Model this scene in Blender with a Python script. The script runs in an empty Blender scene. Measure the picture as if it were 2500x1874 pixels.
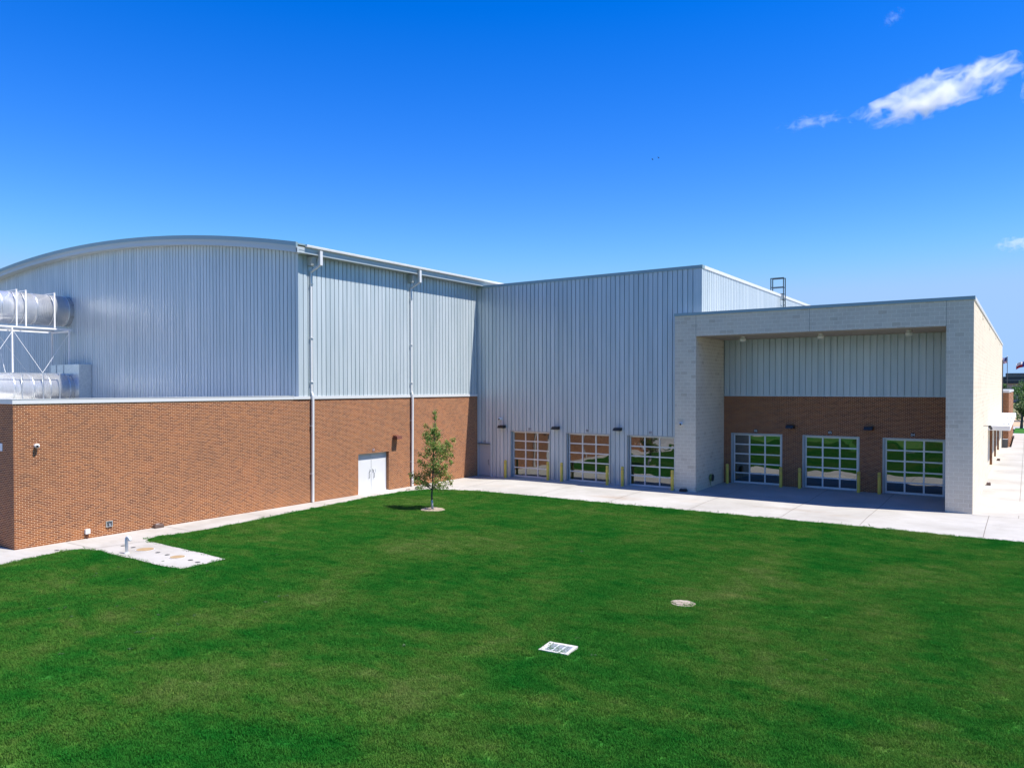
import bpy, bmesh, math, random
from mathutils import Vector, Matrix, Euler, noise
R = math.radians
C = bpy.context.scene.collection
SC = bpy.context.scene

# ------------------------------------------------------------------ camera
YAW, PITCH, ROLL = 34.296, -0.863, -0.089
cam = bpy.data.cameras.new('camera'); camo = bpy.data.objects.new('camera', cam); C.objects.link(camo)
a, b, c = R(YAW), R(PITCH), R(ROLL)
fw = Vector((-math.sin(a)*math.cos(b), math.cos(a)*math.cos(b), math.sin(b)))
rt = Vector((math.cos(a), math.sin(a), 0)); up = rt.cross(fw)
r2 = rt*math.cos(c)+up*math.sin(c); u2 = up*math.cos(c)-rt*math.sin(c)
m = Matrix((r2, u2, -fw)).transposed().to_4x4(); m.translation = Vector((0, 0, 5.997))
camo.matrix_world = m
cam.sensor_fit = 'HORIZONTAL'; cam.sensor_width = 36.0
cam.lens = 1846.529/2500*36.0
cam.shift_y = (974.1-937.0)/2500
cam.clip_start = 0.1; cam.clip_end = 20000
SC.camera = camo

# ------------------------------------------------------------------ light
SUN = Vector((0.57, 0.113, 1.0)).normalized()
elev = math.asin(SUN.z); rot = math.atan2(SUN.x, SUN.y)
w = bpy.data.worlds.new('World'); SC.world = w; w.use_nodes = True
nt = w.node_tree; bg = nt.nodes['Background']
sky = nt.nodes.new('ShaderNodeTexSky'); sky.sky_type = 'NISHITA'; sky.sun_disc = False
sky.sun_elevation = elev; sky.sun_rotation = rot
sky.altitude = 300; sky.air_density = 1.0; sky.dust_density = 0.1; sky.ozone_density = 4.0
hs = nt.nodes.new('ShaderNodeHueSaturation'); hs.inputs['Saturation'].default_value = 1.42; hs.inputs['Hue'].default_value = 0.5195
nt.links.new(sky.outputs[0], hs.inputs['Color']); 
sx = nt.nodes.new('ShaderNodeSeparateColor'); cx = nt.nodes.new('ShaderNodeCombineColor'); nt.links.new(hs.outputs[0], sx.inputs[0])
for i, lim in enumerate((1.62, 2.65, 4.4)):                      # the glare of the horizon is held back, as film would
    mn = nt.nodes.new('ShaderNodeMath'); mn.operation = 'SMOOTH_MIN'; mn.inputs[1].default_value = lim; mn.inputs[2].default_value = (.5, .9, .8)[i]
    nt.links.new(sx.outputs[i], mn.inputs[0]); nt.links.new(mn.outputs[0], cx.inputs[i])
nt.links.new(cx.outputs[0], bg.inputs[0])
bg.inputs[1].default_value = 0.145
sl = bpy.data.lights.new('sun', 'SUN'); sl.energy = 5.0; sl.angle = R(0.5); sl.color = (1.0, 0.955, 0.885)
so = bpy.data.objects.new('sun', sl); C.objects.link(so); so.location = (20, 0, 40)
so.rotation_euler = SUN.to_track_quat('Z', 'Y').to_euler()
SC.view_settings.view_transform = 'Standard'; SC.view_settings.look = 'None'
SC.view_settings.exposure = 0.68; SC.view_settings.gamma = 1.0
SC.cycles.max_bounces = 8; SC.cycles.volume_bounces = 6; SC.cycles.transparent_max_bounces = 8

# ------------------------------------------------------------------ helpers
class MB:
    def __init__(s): s.v = []; s.f = []; s.mi = []; s.cur = 0
    def add(s, vs, fs):
        n = len(s.v); s.v += [tuple(p) for p in vs]
        for f in fs: s.f.append(tuple(i+n for i in f)); s.mi.append(s.cur)
        return s
    def quad(s, a, b, c, d): return s.add((a, b, c, d), ((0, 1, 2, 3),))
    def box(s, x0, y0, z0, x1, y1, z1):
        x0, x1 = sorted((x0, x1)); y0, y1 = sorted((y0, y1)); z0, z1 = sorted((z0, z1))
        return s.add([(x0,y0,z0),(x1,y0,z0),(x1,y1,z0),(x0,y1,z0),(x0,y0,z1),(x1,y0,z1),(x1,y1,z1),(x0,y1,z1)],
                     [(0,3,2,1),(4,5,6,7),(0,1,5,4),(1,2,6,5),(2,3,7,6),(3,0,4,7)])
    def tube(s, pts, r, n=8, caps=True):
        """tube through points; r is a number or one radius per point"""
        pts = [Vector(p) for p in pts]; rs = [r]*len(pts) if not hasattr(r, '__len__') else r
        base = len(s.v); ref = None
        for i, p in enumerate(pts):
            d = (pts[min(i+1, len(pts)-1)]-pts[max(i-1, 0)]).normalized()
            if ref is None: ref = Vector((0, 0, 1)) if abs(d.z) < .9 else Vector((1, 0, 0))
            u = d.cross(ref).normalized(); v = u.cross(d).normalized(); ref = v
            for k in range(n):
                t = 2*math.pi*k/n; s.v.append(tuple(p+u*math.cos(t)*rs[i]+v*math.sin(t)*rs[i]))
        for i in range(len(pts)-1):
            for k in range(n):
                a0 = base+i*n+k; a1 = base+i*n+(k+1) % n
                s.f.append((a0, a1, a1+n, a0+n)); s.mi.append(s.cur)
        if caps:
            s.f.append(tuple(base+k for k in reversed(range(n)))); s.mi.append(s.cur)
            s.f.append(tuple(base+(len(pts)-1)*n+k for k in range(n))); s.mi.append(s.cur)
        return s
    def disc(s, x, y, z, rx, ry, h, n=28):
        top = [(x+rx*math.cos(2*math.pi*k/n), y+ry*math.sin(2*math.pi*k/n), z+h) for k in range(n)]
        bot = [(p[0], p[1], z) for p in top]
        return s.add(top+bot, [tuple(range(n))]+[(k+n, (k+1) % n+n, (k+1) % n, k) for k in range(n)])
    def prism(s, pts, off):
        """extrude a closed polygon of 3-D points by off"""
        n = len(pts); off = Vector(off); P = [Vector(p) for p in pts]
        return s.add(P+[p+off for p in P], [tuple(reversed(range(n))), tuple(range(n, 2*n))]+[(k, (k+1) % n, (k+1) % n+n, k+n) for k in range(n)])
    def build(s, name, mat, parent=None, smooth=False):
        me = bpy.data.meshes.new(name); me.from_pydata(s.v, [], s.f)
        for mm in (mat if isinstance(mat, (list, tuple)) else [mat]): me.materials.append(mm)
        if any(s.mi): me.polygons.foreach_set('material_index', s.mi)
        if smooth: me.polygons.foreach_set('use_smooth', [True]*len(s.f))
        bm = bmesh.new(); bm.from_mesh(me); bmesh.ops.recalc_face_normals(bm, faces=bm.faces); bm.to_mesh(me); bm.free()
        o = bpy.data.objects.new(name, me); C.objects.link(o)
        if parent:
            o.parent = parent
            o.matrix_parent_inverse = Matrix.Translation(-Vector(root_loc(parent)))
        return o
def root_loc(o):
    t = Vector((0, 0, 0))
    while o: t += o.location; o = o.parent
    return t
def tag(o, label=None, cat=None, group=None, kind=None):
    if label: o['label'] = label
    if cat: o['category'] = cat
    if group: o['group'] = group
    if kind: o['kind'] = kind
    return o
def thing(name, loc, label, cat, group=None):
    o = bpy.data.objects.new(name, None); C.objects.link(o); o.location = loc; o.empty_display_size = .2
    return tag(o, label, cat, group)
def part(mb, name, mat, parent, smooth=False, label=None):
    """mesh built in WORLD coordinates, hung under an un-rotated Empty at its own place"""
    loc = Vector(root_loc(parent)); mb.v = [tuple(Vector(p)-loc) for p in mb.v]
    o = mb.build(name, mat, None, smooth); o.parent = parent
    if label: o['label'] = label
    return o
def copy_thing(root, loc, label, rotz=None, group=None):
    def cp(o, parent):
        q = o.copy(); C.objects.link(q); q.parent = parent
        for ch in list(kids.get(o.name, [])): cp(ch, q)
        return q
    kids = {}
    for o in list(C.objects):
        if o.parent: kids.setdefault(o.parent.name, []).append(o)
    r = cp(root, None); r.location = loc
    if rotz is not None: r.rotation_euler.z = rotz
    r['label'] = label
    if group: r['group'] = group
    return r

# ------------------------------------------------------------------ materials
def mat(name, col=(.5, .5, .5), rough=.6, metal=0, spec=.5):
    mt = bpy.data.materials.new(name); mt.use_nodes = True
    p = mt.node_tree.nodes['Principled BSDF']
    p.inputs['Base Color'].default_value = (*col, 1); p.inputs['Roughness'].default_value = rough
    p.inputs['Metallic'].default_value = metal; p.inputs['Specular IOR Level'].default_value = spec
    return mt
class N:
    """small node-graph writer"""
    def __init__(s, mt): s.t = mt.node_tree; s.p = s.t.nodes['Principled BSDF']
    def n(s, typ, **kw):
        x = s.t.nodes.new(typ)
        for k, v in kw.items():
            if k in x.inputs: x.inputs[k].default_value = v
            else: setattr(x, k, v)
        return x
    def l(s, a, b): s.t.links.new(a, b)
    def pos(s): return s.n('ShaderNodeNewGeometry').outputs['Position']
    def math(s, op, a, b=None, c=None):
        x = s.n('ShaderNodeMath'); x.operation = op
        for i, v in enumerate((a, b, c)):
            if v is None: continue
            if isinstance(v, (int, float)): x.inputs[i].default_value = v
            else: s.l(v, x.inputs[i])
        return x.outputs[0]
    def noise(s, vec, scale, detail=4, rough=.55, dist=0):
        x = s.n('ShaderNodeTexNoise'); x.inputs['Scale'].default_value = scale; x.inputs['Detail'].default_value = detail
        x.inputs['Roughness'].default_value = rough; x.inputs['Distortion'].default_value = dist
        s.l(vec, x.inputs['Vector']); return x.outputs['Fac']
    def scale(s, vec, v):
        x = s.n('ShaderNodeVectorMath'); x.operation = 'MULTIPLY'; x.inputs[1].default_value = v; s.l(vec, x.inputs[0]); return x.outputs[0]
    def ramp(s, fac, stops):
        x = s.n('ShaderNodeValToRGB'); e = x.color_ramp.elements
        while len(e) < len(stops): e.new(.5)
        for el, (p, cc) in zip(e, stops): el.position = p; el.color = (*cc, 1)
        s.l(fac, x.inputs[0]); return x.outputs[0]
    def mix(s, fac, a, b, typ='MIX'):
        x = s.n('ShaderNodeMix'); x.data_type = 'RGBA'; x.blend_type = typ
        for sock, v in ((x.inputs[0], fac), (x.inputs[6], a), (x.inputs[7], b)):
            if isinstance(v, (int, float)): sock.default_value = v
            elif isinstance(v, tuple): sock.default_value = (*v, 1)
            else: s.l(v, sock)
        return x.outputs[2]
    def bump(s, h, strength=.3, dist=.01):
        x = s.n('ShaderNodeBump'); x.inputs['Strength'].default_value = strength; x.inputs['Distance'].default_value = dist
        s.l(h, x.inputs['Height']); s.l(x.outputs[0], s.p.inputs['Normal']); return x
def wall_uv(g):
    """(u, z) on vertical walls: u runs along y where the face looks along x, else along x"""
    geo = g.n('ShaderNodeNewGeometry'); sp = g.n('ShaderNodeSeparateXYZ'); g.l(geo.outputs['Position'], sp.inputs[0])
    sn = g.n('ShaderNodeSeparateXYZ'); g.l(geo.outputs['True Normal'], sn.inputs[0])
    k = g.math('GREATER_THAN', g.math('ABSOLUTE', sn.outputs[0]), .5)
    u = g.math('ADD', g.math('MULTIPLY', k, sp.outputs[1]), g.math('MULTIPLY', g.math('SUBTRACT', 1.0, k), sp.outputs[0]))
    cb = g.n('ShaderNodeCombineXYZ'); g.l(u, cb.inputs[0]); g.l(sp.outputs[2], cb.inputs[1])
    return cb.outputs[0], geo.outputs['Position'], sp.outputs[2]
def brick_mat(name, cols, mortar, bw=.2032, bh=.0677, ms=.0105, rough=.85, var=.5, patch=.35):
    mt = mat(name, rough=rough, spec=.25); g = N(mt); uv, pos, z = wall_uv(g)
    bt = g.n('ShaderNodeTexBrick'); g.l(uv, bt.inputs['Vector']); bt.offset = .5; bt.squash = 1
    bt.inputs['Scale'].default_value = 1; bt.inputs['Brick Width'].default_value = bw; bt.inputs['Row Height'].default_value = bh
    bt.inputs['Mortar Size'].default_value = ms*.5; bt.inputs['Mortar Smooth'].default_value = .1; bt.inputs['Bias'].default_value = 0
    bt.inputs['Color1'].default_value = (0, 0, 0, 1); bt.inputs['Color2'].default_value = (1, 1, 1, 1); bt.inputs['Mortar'].default_value = (.5, .5, .5, 1)
    tint = g.ramp(bt.outputs['Color'], cols)
    n1 = g.noise(pos, .55, 5, .6, .6)
    tone = g.ramp(n1, [(.3, (.74, .68, .66)), (.5, (1, 1, 1)), (.7, (1.18, 1.1, 1.02))])
    tint = g.mix(patch, tint, tone, 'MULTIPLY')
    n2 = g.noise(pos, 40, 3)
    tint = g.mix(.35, tint, g.ramp(n2, [(.3, (.7, .7, .7)), (.7, (1.2, 1.2, 1.2))]), 'MULTIPLY')
    if bh < .1:
        low = g.math('SUBTRACT', 1.0, g.math('MINIMUM', g.math('MAXIMUM', g.math('ADD', g.math('MULTIPLY', z, .9), g.math('MULTIPLY', g.math('SUBTRACT', g.noise(pos, 1.1, 4), .5), 1.4)), 0.0), 1.0))
        tint = g.mix(g.math('MULTIPLY', low, .55), tint, g.mix(1.0, tint, (1.15, 1.12, .62), 'MULTIPLY'))
    mm = g.mix(.3, mortar, g.ramp(g.noise(pos, 6, 3), [(.3, (.75, .75, .75)), (.7, (1.1, 1.1, 1.1))]), 'MULTIPLY')
    col = g.mix(bt.outputs['Fac'], tint, mm)
    g.l(col, g.p.inputs['Base Color'])
    g.bump(g.math('SUBTRACT', g.math('MULTIPLY', n2, .25), bt.outputs['Fac']), .6, .006)
    return mt
M_BRICK = brick_mat('brick_orange', [(0, (.12, .034, .014)), (.35, (.21, .064, .021)), (.7, (.265, .088, .026)), (1, (.15, .045, .018))], (.72, .47, .29), ms=.0120, patch=.75)
M_LIME = brick_mat('limestone_block', [(0, (.57, .49, .37)), (.12, (.65, .57, .445)), (.85, (.68, .60, .47)), (1, (.61, .535, .42))], (.80, .73, .60), bw=.4064, bh=.2032, ms=.020, patch=.3)
def siding_mat(name, col, rough=.34, metal=.55):
    mt = mat(name, col, rough, metal); g = N(mt); uv, pos, z_ = wall_uv(g)
    su = g.n('ShaderNodeSeparateXYZ'); g.l(uv, su.inputs[0])
    wn = g.n('ShaderNodeTexWhiteNoise'); wn.noise_dimensions = '1D'; g.l(g.math('FLOOR', g.math('DIVIDE', g.math('ADD', su.outputs[0], 31.0), .3048)), wn.inputs['W'])
    n1 = g.noise(g.scale(pos, (3.3, 3.3, .25)), 1, 2)
    pc = g.mix(.6, col, g.ramp(n1, [(.3, (.82, .86, .88)), (.7, (1.12, 1.09, 1.10))]), 'MULTIPLY')
    g.l(g.mix(1.0, pc, g.ramp(wn.outputs['Value'], [(0, (.93, .94, .95)), (1, (1.06, 1.05, 1.05))]), 'MULTIPLY'), g.p.inputs['Base Color'])
    n2 = g.noise(g.scale(pos, (1.5, 1.5, .7)), 1, 2)
    g.bump(n2, .5, .006)
    g.l(g.math('ADD', g.math('MULTIPLY', g.noise(pos, 2.2, 3), .14), rough-.07), g.p.inputs['Roughness'])
    return mt
M_SIDE = siding_mat('metal_siding', (.50, .56, .57), rough=.36, metal=.22)
M_TRIM = mat('metal_trim', (.46, .50, .50), .4, .3)
M_TEAL = mat('roof_edge_metal', (.26, .36, .38), .42, .3)
M_COPE = mat('coping_metal', (.66, .66, .65), .42, .2)
def m_noisy(name, c1, c2, scale, rough=.7, metal=0, bump=0, detail=5, spec=.5):
    mt = mat(name, c1, rough, metal, spec); g = N(mt); f = g.noise(g.pos(), scale, detail)
    g.l(g.ramp(f, [(.3, c1), (.7, c2)]), g.p.inputs['Base Color'])
    if bump: g.bump(f, .6, bump)
    return mt
M_WHITE = m_noisy('white_painted_metal', (.72, .72, .71), (.8, .8, .79), 3, .45)
M_DOORW = m_noisy('painted_steel_door', (.60, .60, .61), (.64, .64, .65), 1.5, .45)
M_DOORG = mat('grey_steel_door', (.40, .40, .42), .45, .2)
M_ALU = m_noisy('anodised_aluminium', (.60, .62, .62), (.70, .71, .70), 4, .38, .35)
M_ALUJ = mat('door_track_aluminium', (.42, .46, .48), .4, .5)
M_BLACK = mat('black_metal', (.012, .012, .014), .4)
M_BRONZE = mat('brown_metal', (.13, .045, .03), .5)
M_DARK = mat('dark_steel', (.05, .075, .08), .45, .4)
M_GALV = m_noisy('galvanised_steel', (.62, .65, .66), (.78, .80, .80), 8, .32, .85)
M_YEL = m_noisy('yellow_bollard_plastic', (.66, .47, .06), (.74, .54, .09), 2, .5)
M_GREYP = mat('grey_plastic', (.10, .10, .10), .6)
M_TAN = m_noisy('tan_manhole_lid', (.30, .20, .10), (.40, .28, .15), 6, .7)
M_RED = mat('flag_red', (.45, .02, .04), .8); M_BLUE = mat('flag_blue', (.02, .04, .22), .8); M_FWHITE = mat('flag_white', (.8, .8, .8), .8)
M_SIGNW = mat('sign_white', (.75, .75, .75), .5); M_SIGNB = mat('sign_black', (.01, .01, .01), .5); M_SIGNBLUE = mat('sign_blue', (.02, .12, .5), .5)
M_SOFFIT = mat('soffit_metal', (.36, .30, .25), .6)
M_ROOF = m_noisy('roof_membrane', (.40, .40, .39), (.52, .52, .50), 1.2, .85)
M_HOSE = mat('hose_green', (.22, .26, .07), .5)
# galvanised spiral duct, brushed bands
M_DUCT = mat('spiral_duct_steel', (.8, .8, .8), .27, .74)
g = N(M_DUCT); pos = g.pos()
sp = g.n('ShaderNodeSeparateXYZ'); g.l(pos, sp.inputs[0])
wv = g.math('SINE', g.math('MULTIPLY', sp.outputs[1], 60.0))
g.l(g.ramp(g.noise(g.scale(pos, (1, 6, 1)), 1.5, 4), [(.3, (.80, .81, .82)), (.7, (.94, .94, .94))]), g.p.inputs['Base Color'])
g.bump(g.math('ADD', g.math('MULTIPLY', wv, .5), g.math('MULTIPLY', g.noise(pos, 3, 3), 1.2)), .3, .006)
# glass: dark room behind a reflecting pane
M_GLASS = bpy.data.materials.new('reflective_glass'); M_GLASS.use_nodes = True
t = M_GLASS.node_tree; t.nodes.clear()
out = t.nodes.new('ShaderNodeOutputMaterial'); mx = t.nodes.new('ShaderNodeMixShader'); gl = t.nodes.new('ShaderNodeBsdfGlossy'); df = t.nodes.new('ShaderNodeBsdfDiffuse')
gl.inputs['Roughness'].default_value = .012; gl.inputs['Color'].default_value = (.93, .97, .96, 1); df.inputs['Color'].default_value = (.008, .009, .010, 1)
fr = t.nodes.new('ShaderNodeFresnel'); fr.inputs['IOR'].default_value = 2.65
nz = t.nodes.new('ShaderNodeTexNoise'); nz.inputs['Scale'].default_value = .9; nz.inputs['Detail'].default_value = 1
ge = t.nodes.new('ShaderNodeNewGeometry'); bp = t.nodes.new('ShaderNodeBump'); bp.inputs['Strength'].default_value = .5; bp.inputs['Distance'].default_value = .02
t.links.new(ge.outputs['Position'], nz.inputs['Vector']); t.links.new(nz.outputs['Fac'], bp.inputs['Height']); t.links.new(bp.outputs[0], gl.inputs['Normal'])
t.links.new(fr.outputs[0], mx.inputs[0]); t.links.new(df.outputs[0], mx.inputs[1]); t.links.new(gl.outputs[0], mx.inputs[2]); t.links.new(mx.outputs[0], out.inputs[0])
# concrete
M_CONC = mat('concrete', (.55, .53, .5), .85, spec=.3); g = N(M_CONC); pos = g.pos()
cc = g.ramp(g.noise(pos, .35, 6, .6, .4), [(.25, (.33, .31, .275)), (.5, (.415, .395, .36)), (.75, (.475, .455, .42))])
cc = g.mix(.5, cc, g.ramp(g.noise(g.scale(pos, (1, 3, 1)), 1.3, 6, .65, 1.0), [(.3, (.84, .81, .76)), (.55, (1, 1, 1)), (.8, (1.03, 1.03, 1.03))]), 'MULTIPLY')
cc = g.mix(.4, cc, g.ramp(g.noise(pos, 30, 4), [(.3, (.86, .86, .86)), (.7, (1.08, 1.08, 1.08))]), 'MULTIPLY')
def stain(g, cc, cx, cy, rx, ry, col, amt):
    x = g.n('ShaderNodeVectorMath'); x.operation = 'SUBTRACT'; x.inputs[1].default_value = (cx, cy, .1); g.l(pos, x.inputs[0])
    d = g.n('ShaderNodeVectorMath'); d.operation = 'LENGTH'; g.l(g.scale(x.outputs[0], (1/rx, 1/ry, 0)), d.inputs[0])
    q = g.math('ADD', d.outputs['Value'], g.math('MULTIPLY', g.math('SUBTRACT', g.noise(pos, 2.2, 5), .5), 1.6))
    return g.mix(g.math('MULTIPLY', g.math('SUBTRACT', 1.0, g.math('MINIMUM', g.math('MAXIMUM', q, 0.0), 1.0)), amt), cc, col)
for st in ((-18.2, 36.6, 1.8, .8, (.34, .26, .19), .6), (-9.2, 37.6, 2.6, .5, (.30, .25, .20), .6), (-7.0, 37.0, 1.2, .4, (.33, .28, .22), .5), (-26, 37, 2.2, .7, (.45, .40, .34), .4), (-1.0, 50, 1.2, 2.0, (.45, .41, .35), .5), (-14.2, 37.5, 1, .6, (.42, .34, .26), .35)):
    cc = stain(g, cc, *st)
g.l(cc, g.p.inputs['Base Color'])
M_JOINT = mat('slab_joint', (.16, .14, .12), .9)
# soil under the grass, and grass
def grass_nodes(g, k=1.0):
    pos = g.pos(); mp = g.n('ShaderNodeMapping'); mp.inputs['Rotation'].default_value = (0, 0, R(-24)); mp.inputs['Scale'].default_value = (.42, 1.15, 0); g.l(pos, mp.inputs[0])
    f1 = g.noise(g.scale(pos, (1, .62, 0)), .24, 4, .55, .5); f2 = g.noise(g.scale(pos, (1, 1, 0)), 1.6, 4, .65); f3 = g.noise(mp.outputs[0], .85, 5, .6, 1.2)
    f = g.math('ADD', g.math('ADD', g.math('MULTIPLY', f1, .48), g.math('MULTIPLY', f2, .22)), g.math('MULTIPLY', f3, .30))
    s = lambda t: tuple(x*k for x in t)
    return g.ramp(f, [(.395, s((.015, .158, .018))), (.47, s((.040, .188, .024))), (.545, s((.088, .208, .033))), (.66, s((.185, .245, .070)))]), pos
M_SOIL = mat('soil_and_thatch', (.05, .07, .02), 1, spec=.1); g = N(M_SOIL)
col, pos = grass_nodes(g, .75); g.l(g.mix(.6, col, g.ramp(g.noise(pos, 14, 5, .7), [(.3, (.55, .55, .5)), (.7, (1.3, 1.25, 1.2))]), 'MULTIPLY'), g.p.inputs['Base Color'])
M_GRASS = mat('grass_blades', (.05, .12, .02), .8, spec=.04); g = N(M_GRASS)
col, pos = grass_nodes(g, 1.0)
oi = g.n('ShaderNodeObjectInfo')
col = g.mix(.8, col, g.ramp(oi.outputs['Random'], [(0, (.82, .86, .8)), (.6, (1.05, 1.05, 1.0)), (.97, (1.2, 1.15, 1.15)), (1, (2.2, 1.6, 1.5))]), 'MULTIPLY')
g.l(col, g.p.inputs['Base Color'])
tr = g.n('ShaderNodeBsdfTranslucent'); g.l(col, tr.inputs['Color']); ms = g.n('ShaderNodeMixShader'); ms.inputs[0].default_value = .42
o_ = [x for x in g.t.nodes if x.type == 'OUTPUT_MATERIAL'][0]
g.l(g.p.outputs[0], ms.inputs[1]); g.l(tr.outputs[0], ms.inputs[2]); g.l(ms.outputs[0], o_.inputs[0])
def leaf_mat(name, stops):
    mt = mat(name, (.06, .12, .02), .55, spec=.3); g = N(mt); pos = g.pos()
    col = g.ramp(g.noise(pos, 2.6, 3), stops); g.l(col, g.p.inputs['Base Color'])
    tr = g.n('ShaderNodeBsdfTranslucent'); g.l(col, tr.inputs['Color']); ms = g.n('ShaderNodeMixShader'); ms.inputs[0].default_value = .3
    o_ = [x for x in g.t.nodes if x.type == 'OUTPUT_MATERIAL'][0]
    g.l(g.p.outputs[0], ms.inputs[1]); g.l(tr.outputs[0], ms.inputs[2]); g.l(ms.outputs[0], o_.inputs[0]); return mt
M_LEAF = leaf_mat('oak_leaves', [(.3, (.10, .21, .04)), (.5, (.18, .28, .055)), (.70, (.32, .28, .07))])
M_LEAF2 = leaf_mat('dark_leaves', [(.3, (.03, .10, .02)), (.5, (.06, .16, .03)), (.7, (.09, .20, .03))])
M_BARK = m_noisy('bark', (.055, .045, .035), (.13, .11, .09), 30, .9, bump=.004)
M_BARKL = m_noisy('pale_lower_bark', (.42, .42, .38), (.60, .60, .56), 20, .8)
M_MULCH = m_noisy('mulch', (.16, .11, .07), (.48, .40, .30), 28, .95, bump=.03)

# ------------------------------------------------------------------ ground
def S(t): t = min(1, max(0, t)); return t*t*(3-2*t)
def G(x, y):
    z = .13*S((x+30.5)/4)*S((y-33)/5)
    if -15.36 < x < -3.17: z += .075*S((y-40.77)/3.5)
    return z
XW, YE, YM, YL, YD = -31.051, 26.02, 41.309, 40.77, 45.53
Y0 = 12.717
MX1 = -15.218; L1, L2, L3, L4 = -16.59, -15.355, -3.176, -2.073
LN = 87.8
edgeL = [(-28.9, -12), (-28.89, 11.38), (-29.0, 12.19), (-29.3, 13.27), (-29.38, 13.85), (-29.14, 14.21), (-28.42, 14.44), (-26.9, 14.39), (-25.12, 14.43), (-24.08, 14.41), (-23.24, 14.51), (-23.19, 15.06), (-23.26, 16.22), (-25.19, 16.35), (-26.82, 16.38), (-28.65, 16.46), (-29.0, 16.75), (-29.08, 17.2), (-28.91, 18.2), (-28.83, 19.5), (-28.95, 21.3), (-29.3, 23.9), (-29.55, 26.5), (-29.85, 29.9), (-29.88, 31.8), (-29.7, 33.1), (-29.3, 34.0), (-28.6, 34.4), (-27.9, 34.6), (-26.4, 34.87), (-23.6, 35.0), (-18, 34.98), (-10.2, 35.06), (-6, 35.08), (-3.5, 35.02), (-1.4, 34.96), (3.0, 34.98), (7, 34.98)]
def wig(pts, amp, step=.35):
    out = []
    for (x0, y0), (x1, y1) in zip(pts[:-1], pts[1:]):
        L = math.hypot(x1-x0, y1-y0); n = max(1, int(L/step)); nx, ny = -(y1-y0)/L, (x1-x0)/L
        for k in range(n):
            t = k/n; x, y = x0+(x1-x0)*t, y0+(y1-y0)*t
            d = (noise.noise(Vector((x*.9, y*.9, 3)))*.8+noise.noise(Vector((x*3.1, y*3.1, 9)))*.45)*amp if 0 < len(out) else 0
            out.append((x+nx*d, y+ny*d))
    return out+[pts[-1]]
edge = wig(edgeL, .09)
def sheet(poly, zf, name, mt, xs, ys, extra=None):
    bm = bmesh.new(); vs = [bm.verts.new((x, y, 0)) for x, y in poly]; f = bm.faces.new(vs)
    if f.normal.z < 0: f.normal_flip()
    for x in xs: bmesh.ops.bisect_plane(bm, geom=bm.verts[:]+bm.edges[:]+bm.faces[:], plane_co=(x, 0, 0), plane_no=(1, 0, 0))
    for y in ys: bmesh.ops.bisect_plane(bm, geom=bm.verts[:]+bm.edges[:]+bm.faces[:], plane_co=(0, y, 0), plane_no=(0, 1, 0))
    bmesh.ops.triangulate(bm, faces=bm.faces[:])
    bm.normal_update()
    for fc in bm.faces:
        if fc.normal.z < 0: fc.normal_flip()
    for v in bm.verts: v.co.z = zf(v.co.x, v.co.y)
    me = bpy.data.meshes.new(name); bm.to_mesh(me); bm.free(); me.materials.append(mt)
    o = bpy.data.objects.new(name, me); C.objects.link(o); return o
# wide ground to the horizon
M_FAR = m_noisy('far_ground', (.10, .12, .04), (.26, .22, .13), .03, 1, spec=.1)
gb = MB(); gb.quad((-3000, -3000, -.32), (3000, -3000, -.32), (3000, 4000, -.32), (-3000, 4000, -.32))
tag(gb.build('ground', M_FAR), kind='structure')
# concrete: pavement along the brick wall, pad, apron in front of the doors, walk on the right
cpoly = edge+[(7, 112), (-1.3, 112), (-1.3, 88.5), (-2.3, 88.5), (-2.3, 47), (-31.5, 47), (-31.5, 12.9), (-60, 12.9), (-60, -12)]
xs = [-30.5+i*.5 for i in range(9)]+[-15.35, -15.3, -3.25, -3.18]; ys = [33+i*.5 for i in range(21)]+[44, 44.5, 45, 46]
pv = sheet(cpoly, G, 'pavement', M_CONC, xs, ys)
tag(pv, kind='structure')
jn = MB()
def joint(x0, y0, x1, y1, w_=.024):
    L = math.hypot(x1-x0, y1-y0); nx, ny = -(y1-y0)/L*w_/2, (x1-x0)/L*w_/2; n = max(1, int(L/.5))
    for k in range(n):
        a_, b_ = k/n, (k+1)/n; p = [(x0+(x1-x0)*t_, y0+(y1-y0)*t_) for t_ in (a_, b_)]
        q = [(p[0][0]-nx, p[0][1]-ny), (p[1][0]-nx, p[1][1]-ny), (p[1][0]+nx, p[1][1]+ny), (p[0][0]+nx, p[0][1]+ny)]
        jn.quad(*[(x, y, G(x, y)+.005) for x, y in q])
for x in (-27.7, -22.4, -18.0, -13.6, -9.3, -5.95, -1.42): joint(x, 35.1, x, 40.7 if x > -17 else 41.2)
for x in (-13.6, -9.3, -5.95): joint(x, 40.75, x, 45.45)
joint(-2.07, 40.45, 7, 40.6); joint(-.3, 40.6, -.3, 110)
for y in (46, 51.5, 57, 62.5, 68, 73.5, 79, 84.5, 90, 95.5): joint(-2.0, y, 7, y)
for y in (14.5, 18.6, 22.7, 26.8, 30.9): joint(-31.0, y-.0, -29.05, y+.0)
joint(-28.6, 16.3, -28.9, 14.5); joint(-31, 35.6, -28.2, 35.6)
tag(jn.build('pavement_joint', M_JOINT), kind='structure')
# lawn
def und(x, y):
    e = S((35.0-y)/4)*S((x+29)/4)
    return -.025+G(x, y)+e*(.07*noise.noise(Vector((x*.16, y*.16, 0)))+.03*noise.noise(Vector((x*.5, y*.5, 5)))-.03)
lpoly = [(-28.9, -12)]+[p for p in edge[1:]]+[(12, 34.98), (12, -12)]
lawn = sheet(lpoly, und, 'lawn_soil', M_SOIL, [-28+i*.8 for i in range(50)], [-11+i*.8 for i in range(58)])
tag(lawn, kind='structure')
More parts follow.
